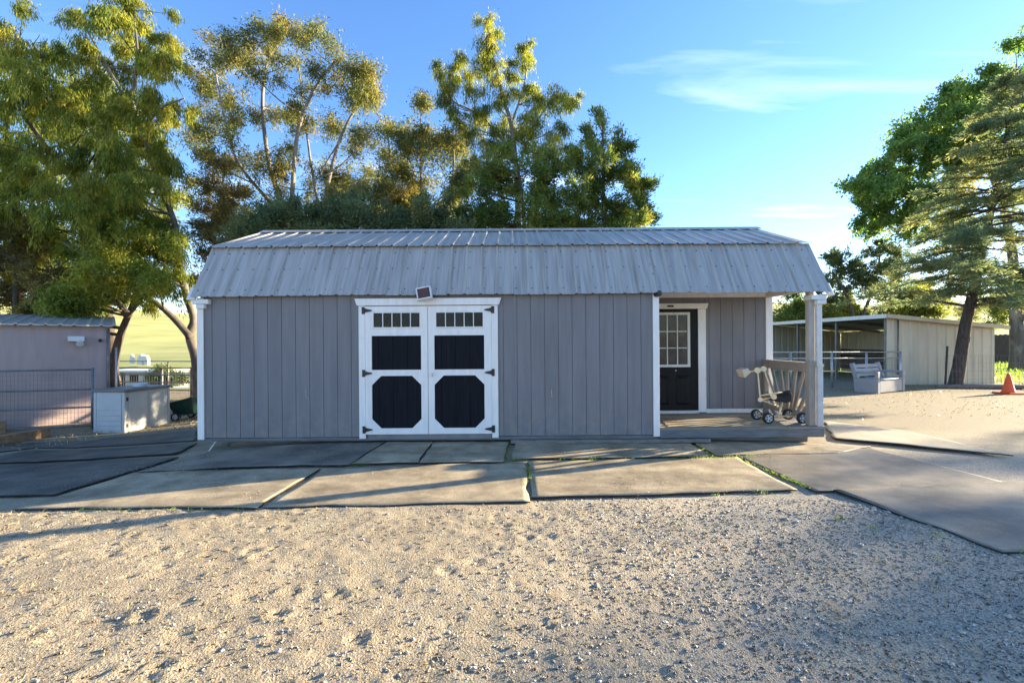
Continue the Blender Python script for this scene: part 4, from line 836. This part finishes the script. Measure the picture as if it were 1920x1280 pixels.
tree('slender_gum', 'tallest slender gum with a ragged top above the shed ridge', 'tree', 16,
     [([(975, 660), (972, 450), (970, 350), (960, 240), (945, 190), (925, 110), (912, 40)], .16, .02), ([(968, 330), (1000, 240), (1040, 180)], .06, .02, -.6), ([(964, 290), (905, 220), (850, 190), (825, 150)], .05, .015, .6), ([(958, 235), (985, 150), (983, 85)], .05, .012, .5)],
     [(908, 45, 14), (913, 80, 20), (902, 115, 22), (872, 108, 16), (828, 120, 14), (842, 155, 15), (832, 190, 11), (848, 215, 9), (930, 130, 24), (982, 85, 9), (985, 120, 17), (1000, 160, 22), (890, 170, 28), (940, 180, 26), (1042, 180, 28), (1070, 190, 18), (898, 220, 26), (955, 220, 24), (1008, 220, 24), (1055, 230, 20), (885, 250, 17), (985, 265, 24), (1040, 275, 26), (925, 280, 22), (885, 300, 14)],
     'weep', 'bright', 'bark_pale', 40000, 28, .115, .7, 30, .85, GT, 4, fat=.92)
tree('cedar', 'dense green cedar in front of the slender gum', 'tree', 13.2,
     [([(985, 660), (985, 480), (980, 380), (970, 300)], .12, .02), ([(985, 500), (1030, 420), (1040, 350)], .07, .02)],
     [(935, 295, 20), (905, 325, 26), (1000, 310, 28), (960, 360, 32), (1035, 340, 30), (895, 385, 32), (1010, 390, 36), (1055, 375, 30), (945, 410, 34), (880, 425, 26), (1060, 420, 34), (1000, 440, 34), (930, 335, 22), (930, 490, 40), (1040, 490, 40), (985, 550, 44), (900, 560, 36), (1060, 570, 36)],
     'conifer', 'cedar', 'bark_dark', 52000, 29, .09, .5, 40, .6, GT, 6)
tree('cedar', 'green cedar with outstretched boughs at the right end of the tree row', 'tree', 13.6,
     [([(1135, 660), (1135, 480), (1132, 380), (1130, 220)], .12, .02), ([(1136, 480), (1180, 420), (1225, 405)], .05, .012, -.3), ([(1134, 420), (1180, 375), (1215, 345)], .04, .012)],
     [(1128, 222, 10), (1122, 262, 20), (1158, 285, 22), (1100, 315, 28), (1148, 335, 32), (1180, 325, 18), (1082, 362, 28), (1140, 385, 34), (1178, 395, 24), (1200, 362, 13), (1214, 345, 8), (1200, 415, 13), (1220, 410, 9), (1105, 415, 34), (1160, 430, 30), (1130, 300, 20), (1130, 490, 36), (1100, 540, 36), (1165, 540, 34)],
     'conifer', 'cedar', 'bark_dark', 50000, 30, .085, .5, 40, .55, GT, 6, fat=1.12)
for i, (x, lab, ex) in enumerate(((520, 'low dark juniper behind the left part of the shed roof', 0), (640, 'low dark juniper behind the shed roof above the double doors', -8), (790, 'low dark juniper behind the middle of the shed roof', 6))):
    tree('juniper', lab, 'tree', 12.3+.2*i, [([(x, 690), (x, 520), (x+5, 420)], .10, .03)],
         [(x-45, 415, 26), (x, 405+ex, 30), (x+45, 412, 28), (x-20, 440, 34), (x+30, 445, 34), (x+70, 435, 24), (x-65, 445, 22), (x+15, 392+ex, 16), (x-35, 500, 36), (x+40, 510, 36), (x, 560, 40), (x-50, 590, 34), (x+55, 590, 36)], 'conifer', 'juniper', 'bark_dark', 30000, 31+i, .09, .5, 36, .6, GT, 6)
# right-hand trees
tree('broadleaf_tree', 'broad bright green leafy tree behind the pine at the right edge', 'tree', 23,
     [([(1908, 702), (1906, 600), (1895, 450), (1860, 330), (1800, 250)], .36, .06, .5), ([(1895, 450), (1800, 400), (1700, 370), (1620, 340)], .12, .03, .6), ([(1880, 390), (1910, 250), (1905, 130)], .15, .04), ([(1908, 600), (1990, 450), (2010, 300)], .2, .05)],
     [(1905, 120, 38), (1855, 165, 38), (1805, 185, 34), (1760, 210, 34), (1722, 232, 34), (1700, 262, 24), (1742, 262, 30), (1800, 240, 38), (1860, 230, 38), (1690, 285, 12), (1800, 290, 32), (1850, 290, 32), (1760, 290, 22), (1630, 315, 18), (1602, 342, 14), (1618, 368, 14), (1650, 345, 26), (1690, 335, 28), (1722, 355, 32), (1660, 390, 28), (1640, 425, 24), (1700, 405, 34), (1760, 355, 32), (1905, 200, 40), (1960, 160, 50), (1980, 260, 50), (1760, 430, 36), (1900, 300, 40)],
     'broad', 'broad', 'bark_mid', 66000, 40, .125, 1.2, 28, .75, None, 6, fat=.92)
tree('dark_pine', 'dark twin trunked pine behind the run-in shelter beside the shed roof', 'tree', 26,
     [([(1603, 655), (1600, 600), (1588, 555), (1562, 515)], .16, .04), ([(1610, 650), (1620, 590), (1640, 530), (1650, 480)], .14, .04, .4)],
     [(1558, 488, 13), (1590, 495, 20), (1556, 525, 17), (1602, 520, 22), (1640, 510, 20), (1645, 470, 20), (1680, 480, 24), (1568, 560, 18), (1622, 545, 18), (1690, 525, 24)],
     'conifer', 'juniper', 'bark_dark', 19000, 41, .14, .6, 34, .6, None, 5)
def spruce(name, label, base_px, top, Yd, seed, Lmax, z0):
    r = np.random.default_rng(seed); tp = [P(q[0], q[1], Yd) for q in base_px]; n = len(tp); f = []
    for i in range(n-1):
        for t in (0, .25, .5, .75): f.append(tp[i].lerp(tp[i+1], t))
    f.append(tp[-1]); tb = MB(); rad = [.20*(1-.86*(i/(len(f)-1))) for i in range(len(f))]; tb.tube(f, rad, 10)
    zs = np.array([q.z for q in f]); ss, ee = [], []; zt_ = zs[-1]; z = z0
    while z < zt_-.1:
        k = (z-z0)/(zt_-z0); c = np.array([np.interp(z, zs, [q.x for q in f]), np.interp(z, zs, [q.y for q in f]), z])
        for j in range(5):
            az = r.uniform(0, 6.283); ln_ = (Lmax*(1-k)**.8+.3)*r.uniform(.45, 1.2); h_ = np.array([math.cos(az), math.sin(az), 0]); rise = r.uniform(-.05, .42)
            pt = lambda t: c+h_*ln_*t+np.array([0, 0, ln_*(rise*t-.30*t*t)])
            rb_ = .014+.012*ln_; tb.tube([Vector(pt(t)) for t in (0, .33, .66, 1)], [rb_, rb_*.75, rb_*.5, .006], 5, cap=False)
            m = int(6+ln_*10); t = r.uniform(.22, 1, m)
            s = np.array([pt(q) for q in t]); lat = np.cross(h_, [0, 0, 1])*r.choice([-1, 1], m)[:, None]
            e = s+(h_*.55+lat*r.uniform(.2, 1, m)[:, None]+np.array([0, 0, 1.])*r.uniform(-.4, .3, m)[:, None])*(.52*(1-.45*t[:, None]))*min(1, .4+ln_*.3)
            ss.append(s); ee.append(e)
            for x, y in zip(s[::2], e[::2]): tb.tube([Vector(x), Vector(y)], [.006, .003], 3, cap=False)
        z += r.uniform(.16, .30)
    ss = np.concatenate(ss); ee = np.concatenate(ee); base = tp[0]; T_ = thing(name, label, 'tree', base); tb.off = base
    tb.build('trunk', V['bark_dark'], T_, smooth=True)
    link('crown', leaves(ss-np.array(base), ee-np.array(base), 'spruce', 26, r, .12), L['spruce'], T_)
spruce('spruce', 'layered blue-green conifer with a bare lower trunk beside the shelter', [(1791, 724), (1798, 690), (1810, 610), (1828, 530), (1850, 430), (1880, 300), (1900, 190), (1908, 130)], None, 14.6, 44, 3.15, 2.65)
GB = 'bushes beyond the shelter'
for i, (bl, Yb, lab) in enumerate((([(1480, 575, 22), (1515, 570, 24), (1470, 600, 22), (1540, 590, 20), (1500, 600, 24)], 27, 'dark green bush seen through the porch opening'),
        ([(1560, 585, 16), (1580, 572, 16), (1600, 590, 18), (1570, 605, 16)], 29, 'yellow-green bush just right of the porch post'),
        ([(1665, 555, 22), (1700, 545, 26), (1740, 560, 26), (1720, 580, 24), (1680, 585, 22)], 28, 'yellow-green bush over the shelter roof left of the trunk'),
        ([(1850, 575, 26), (1885, 600, 26), (1920, 590, 30), (1950, 610, 30), (1880, 560, 24)], 34, 'sunlit bush above the brown board fence'))):
    x = sum(b[0] for b in bl)/len(bl)
    tree('bush', lab, 'bush', Yb, [([(x, 690-(i*2)), (x, 650), (x+3, 600)], .09, .03)], bl, 'bush', 'cedar' if i == 0 else 'bush', 'bark_dark', 12000, 50+i, .16, .6, 40, .6, GB, 6, .01)
sb = [(305, 703, 10), (318, 708, 10), (330, 712, 9), (295, 712, 9)]
tree('bush', 'dark green bush beside the pale outbuilding behind the pipe fence', 'bush', 22, [([(312, 725), (312, 712)], .05, .03)], sb, 'bush', 'juniper', 'bark_dark', 7000, 57, .13, .3, 34, .6, None, 5)
# trees standing to the right of the frame that shade the near gravel
for i, (yt, hh, lab) in enumerate(((18.6, 11.3, 'tall leafy tree far out of view to the right, nearest the shelter'), (14.0, 11.9, 'second tall leafy tree far out of view to the right'), (9.0, 11.5, 'third tall leafy tree far out of view to the right'))):
    r_t = np.random.default_rng(90+i)
    tree('shade_tree', lab, 'tree', 10, [([(45, yt, -.2), (45.1, yt+.1, 3), (45, yt, 6.5), (44.9, yt, 9.6)], .3, .06)],
         [(45+r_t.uniform(-2, 2), yt+r_t.uniform(-2.1, 2.1), r_t.uniform(5.5, hh-.7), 1.0) for _ in range(26)], 'broad', 'broad', 'bark_dark', 4200, 60+i, .3, .5, 24, .8, 'trees out of view that shade the gravel', 6)
# ------------------------------------------------------------------ gravel, weeds, straw
def ground_z(x, y):
    i = np.clip(np.searchsorted(xs, x)-1, 0, nx-2); j = np.clip(np.searchsorted(ys, y)-1, 0, ny-2)
    u_ = (x-xs[i])/(xs[i+1]-xs[i]); v_ = (y-ys[j])/(ys[j+1]-ys[j])
    return (Z[j, i]*(1-u_)+Z[j, i+1]*u_)*(1-v_)+(Z[j+1, i]*(1-u_)+Z[j+1, i+1]*u_)*v_
def stones(x, y, sz, r, name, label, mat, fine=True):
    n = len(x); o6 = np.array([(1, 0, 0), (-1, 0, 0), (0, 1, 0), (0, -1, 0), (0, 0, 1), (0, 0, -1)], float)
    dirs = np.concatenate([o6, np.array([(a, b, c) for a in (-1, 1) for b in (-1, 1) for c in (-1, 1)])*.52])
    fs = []
    for a, b, c in [(a, b, c) for a in (0, 1) for b in (2, 3) for c in (4, 5)]:
        k = 6+(0 if a == 1 else 1)*4+(0 if b == 3 else 1)*2+(0 if c == 5 else 1); fs += [(a, b, k), (b, c, k), (c, a, k)]
    if not fine: dirs = o6; fs = [(a, b, c) for a in (0, 1) for b in (2, 3) for c in (4, 5)]
    fs = np.array(fs); k = len(dirs)
    v = dirs[None]*r.uniform(.72, 1.12, (n, k, 1))*np.stack([r.uniform(.7, 1.2, n), r.uniform(.7, 1.2, n), r.uniform(.32, .6, n)], 1)[:, None]*sz[:, None, None]
    an = r.uniform(0, 6.28, n); ca, sa = np.cos(an)[:, None], np.sin(an)[:, None]
    vx = v[..., 0]*ca-v[..., 1]*sa; vy = v[..., 0]*sa+v[..., 1]*ca; v = np.stack([vx+x[:, None], vy+y[:, None], v[..., 2]+(ground_z(x, y)+sz*.18)[:, None]], -1)
    me = npmesh(v.reshape(-1, 3), (fs[None]+(np.arange(n)*k)[:, None, None]).reshape(-1, 3)); return tag(link(name, me, mat), label, 'gravel', kind='stuff')
r = np.random.default_rng(77)
def stonemat():
    m = M('gravel_stone', (.36, .345, .32), .85, .3, 30, .3, 90)
    t = m.node_tree; b = next(n for n in t.nodes if n.type == 'BSDF_PRINCIPLED'); src = b.inputs['Base Color'].links[0].from_socket
    g = N(t, 'ShaderNodeNewGeometry'); rp = N(t, 'ShaderNodeValToRGB'); e = rp.color_ramp.elements; e[0].color = (.28, .245, .19, 1); e[1].color = (.74, .69, .61, 1); e.new(.5).color = (.46, .41, .33, 1)
    t.links.new(g.outputs['Random Per Island'], rp.inputs[0]); mx = N(t, 'ShaderNodeMixRGB'); mx.inputs[0].default_value = .75
    t.links.new(src, mx.inputs[1]); t.links.new(rp.outputs[0], mx.inputs[2]); t.links.new(mx.outputs[0], b.inputs['Base Color']); return m
sm = stonemat()
n = 120000; y = 1.25+3.9*r.random(n)**1.35; x = r.uniform(-5, 6.4, n)
dens = sstep(-1.8, 2.4, x+1.5*vnoise(x, y, .8, 5)+.5*vnoise(x, y, .2, 6))*.92+.07
onmat = (y > np.where(x > .2, 4.27, 4.03)) & (x < 3.05) | ((x > 3.0) & (y > 4.25-(x-3.0)*.42)) 
kp = (r.random(n) < dens) & ~onmat & (np.abs(x) < 1.2*y+.4)
x, y = x[kp], y[kp]; sz = .0035+.011*r.random(len(x))**2.6
stones(x, y, sz, r, 'gravel', 'loose pale grey gravel over the right foreground', sm, False)
n = 16000; y = 1.3+2.75*r.random(n)**1.2; x = r.uniform(-5.4, 2.2, n); kp = (np.abs(x) < 1.2*y+.4) & (vnoise(x, y, .5, 33) > -.12+.3*r.random(n)-.2); x, y = x[kp], y[kp]
stones(x, y, .003+.012*r.random(len(x))**4, r, 'dirt_clods', 'small crumbs of sandy dirt over the left foreground', M('sandy_clod', (.36, .28, .18), .9, .3, 20, .3, 90), False)
n = 900; y = r.uniform(1.4, 4.3, n); x = r.uniform(-2.5, 6, n); kp = (r.random(n) < .15+.85*sstep(0, 3.4, x)) & ~((y > np.where(x > .2, 4.25, 4.0)) & (x < 3.05)) & ~((x > 3.0) & (y > 4.22-(x-3.0)*.42)); x, y = x[kp], y[kp]
stones(x, y, .010+.017*r.random(len(x))**2, r, 'stones', 'larger pale stones among the right foreground gravel', sm)
# stones along the big right mat edge
n = 260; t = r.random(n); x = 3.15+2.0*t+r.normal(size=n)*.10-.10; y = 4.15-1.30*t+r.normal(size=n)*.05-.12
stones(x, y, .008+.02*r.random(n)**2, r, 'edge_stones', 'pale stones heaped along the edge of the large grey mat', sm)
n = 9000; y = r.uniform(4.12, 6.4, n); x = r.uniform(-5.2, 5.4, n); kp = vnoise(x, y, .6, 44)+.35*vnoise(x, y, .15, 45) > .02+.25*r.random(n); x, y = x[kp], y[kp]
_gz = ground_z; ground_z = lambda a, b: terr(a, b)+.019
stones(x, y, .003+.007*r.random(len(x))**3, r, 'grit', 'sandy grit strewn over the rubber mats', sm, False); ground_z = _gz
def blades(pts, r, hmin, hmax, wd, lean, mat, name, label, cat):
    p = np.array(pts); n = len(p); d = rnd(n, r)*lean+np.array([0, 0, 1.]); d /= np.linalg.norm(d, axis=1, keepdims=True)
    hgt = r.uniform(hmin, hmax, n)[:, None]; wv = np.cross(d, rnd(n, r)); wv /= np.linalg.norm(wv, axis=1, keepdims=True)+1e-6
    bend = rnd(n, r)*np.array([1, 1, .1])*hgt*.3
    v = np.stack([p-wv*wd/2, p+wv*wd/2, p+d*hgt*.6+wv*wd*.35+bend*.3, p+d*hgt+bend], 1).reshape(-1, 3)
    me = npmesh(v, np.arange(4*n).reshape(-1, 4)); return tag(link(name, me, mat), label, cat, kind='stuff')
pts = []
def tuft(px, py, n, s):
    g = G(px, py); 
    for _ in range(n): pts.append((g.x+r.normal()*s, g.y+r.normal()*s, g.z+.005))
def seam(a, b, n, s):
    for t in r.random(int(n*.5)):
        g = G(a[0]+(b[0]-a[0])*t, a[1]+(b[1]-a[1])*t); pts.append((g.x+r.normal()*s, g.y+r.normal()*s, g.z+.008))
seam((952, 830), (948, 866), 420, .02); seam((950, 866), (990, 864), 160, .018); seam((992, 872), (994, 900), 240, .014); seam((660, 873), (690, 873), 120, .018)
seam((1285, 825), (1336, 856), 260, .018); seam((1240, 862), (1420, 857), 380, .018); seam((1383, 860), (1520, 918), 420, .016); seam((960, 864), (1330, 858), 160, .014)
seam((150, 958), (480, 957), 120, .02); tuft(1271, 824, 70, .03)
for q_ in ((1575, 975), (1637, 990), (1745, 1000), (1905, 1035), (1430, 925), (1345, 930), (1760, 1050)): tuft(*q_, 16, .03)
blades(pts, r, .012, .05, .005, .8, L['grass'], 'weeds', 'green weeds growing in the joints between the mats', 'weeds')
gp = [(x_, y_, 0) for x_, y_ in zip(r.uniform(17.5, 36, 9000), r.uniform(15.5, 32, 9000))]
blades(gp, r, .08, .28, .03, .5, L['grass'], 'grass', 'green grass patch right of the shelter', 'grass')
n = 5200; x = r.uniform(-6, 6, n); y = 1.3+2.8*r.random(n); z_ = ground_z(x, y)+.004
kp = (np.abs(x) < 1.2*y+.4) & ~((x > 3.0) & (y > 4.1-(x-3.0)*.42)) & (r.random(n) < .35+.65*sstep(.5, -1.5, x)); p = np.stack([x, y, z_], 1)[kp]
cl = rnd(60, r)[:, :2]*0+np.stack([r.uniform(-4.5, 3.8, 60), r.uniform(1.5, 4.0, 60)], 1)
q_ = np.repeat(cl, 30, 0)+r.normal(size=(1800, 2))*.045; q_ = np.concatenate([q_, (ground_z(q_[:, 0], q_[:, 1])+.004)[:, None]], 1)
q_ = q_[~((q_[:, 0] > 2.9) & (q_[:, 1] > 4.1-(q_[:, 0]-3.0)*.42))]
blades(np.concatenate([p, q_]), r, .012, .045, .0035, 6.0, L['straw'], 'straw', 'scattered dry straw and plant litter on the dirt', 'straw')
n = 1500; p = np.stack([r.uniform(5, 19, n), r.uniform(8.5, 15, n), np.full(n, .004)], 1); blades(p, r, .02, .06, .02, 2.0, L['straw'], 'leaf_litter', 'dry litter strewn over the sunlit ground at the right', 'litter')
n = 3500; x = r.uniform(-9, -4.6, n); y = r.uniform(7.6, 13.5, n); p = np.stack([x, y, terr(x, y)+.01], 1); p = p[(p[:, 1] > 8.9) | (p[:, 0] < -8.0)]
blades(p, r, .02, .09, .014, 6.0, L['straw'], 'leaf_litter', 'brown leaf litter around the storage box and cart', 'litter')
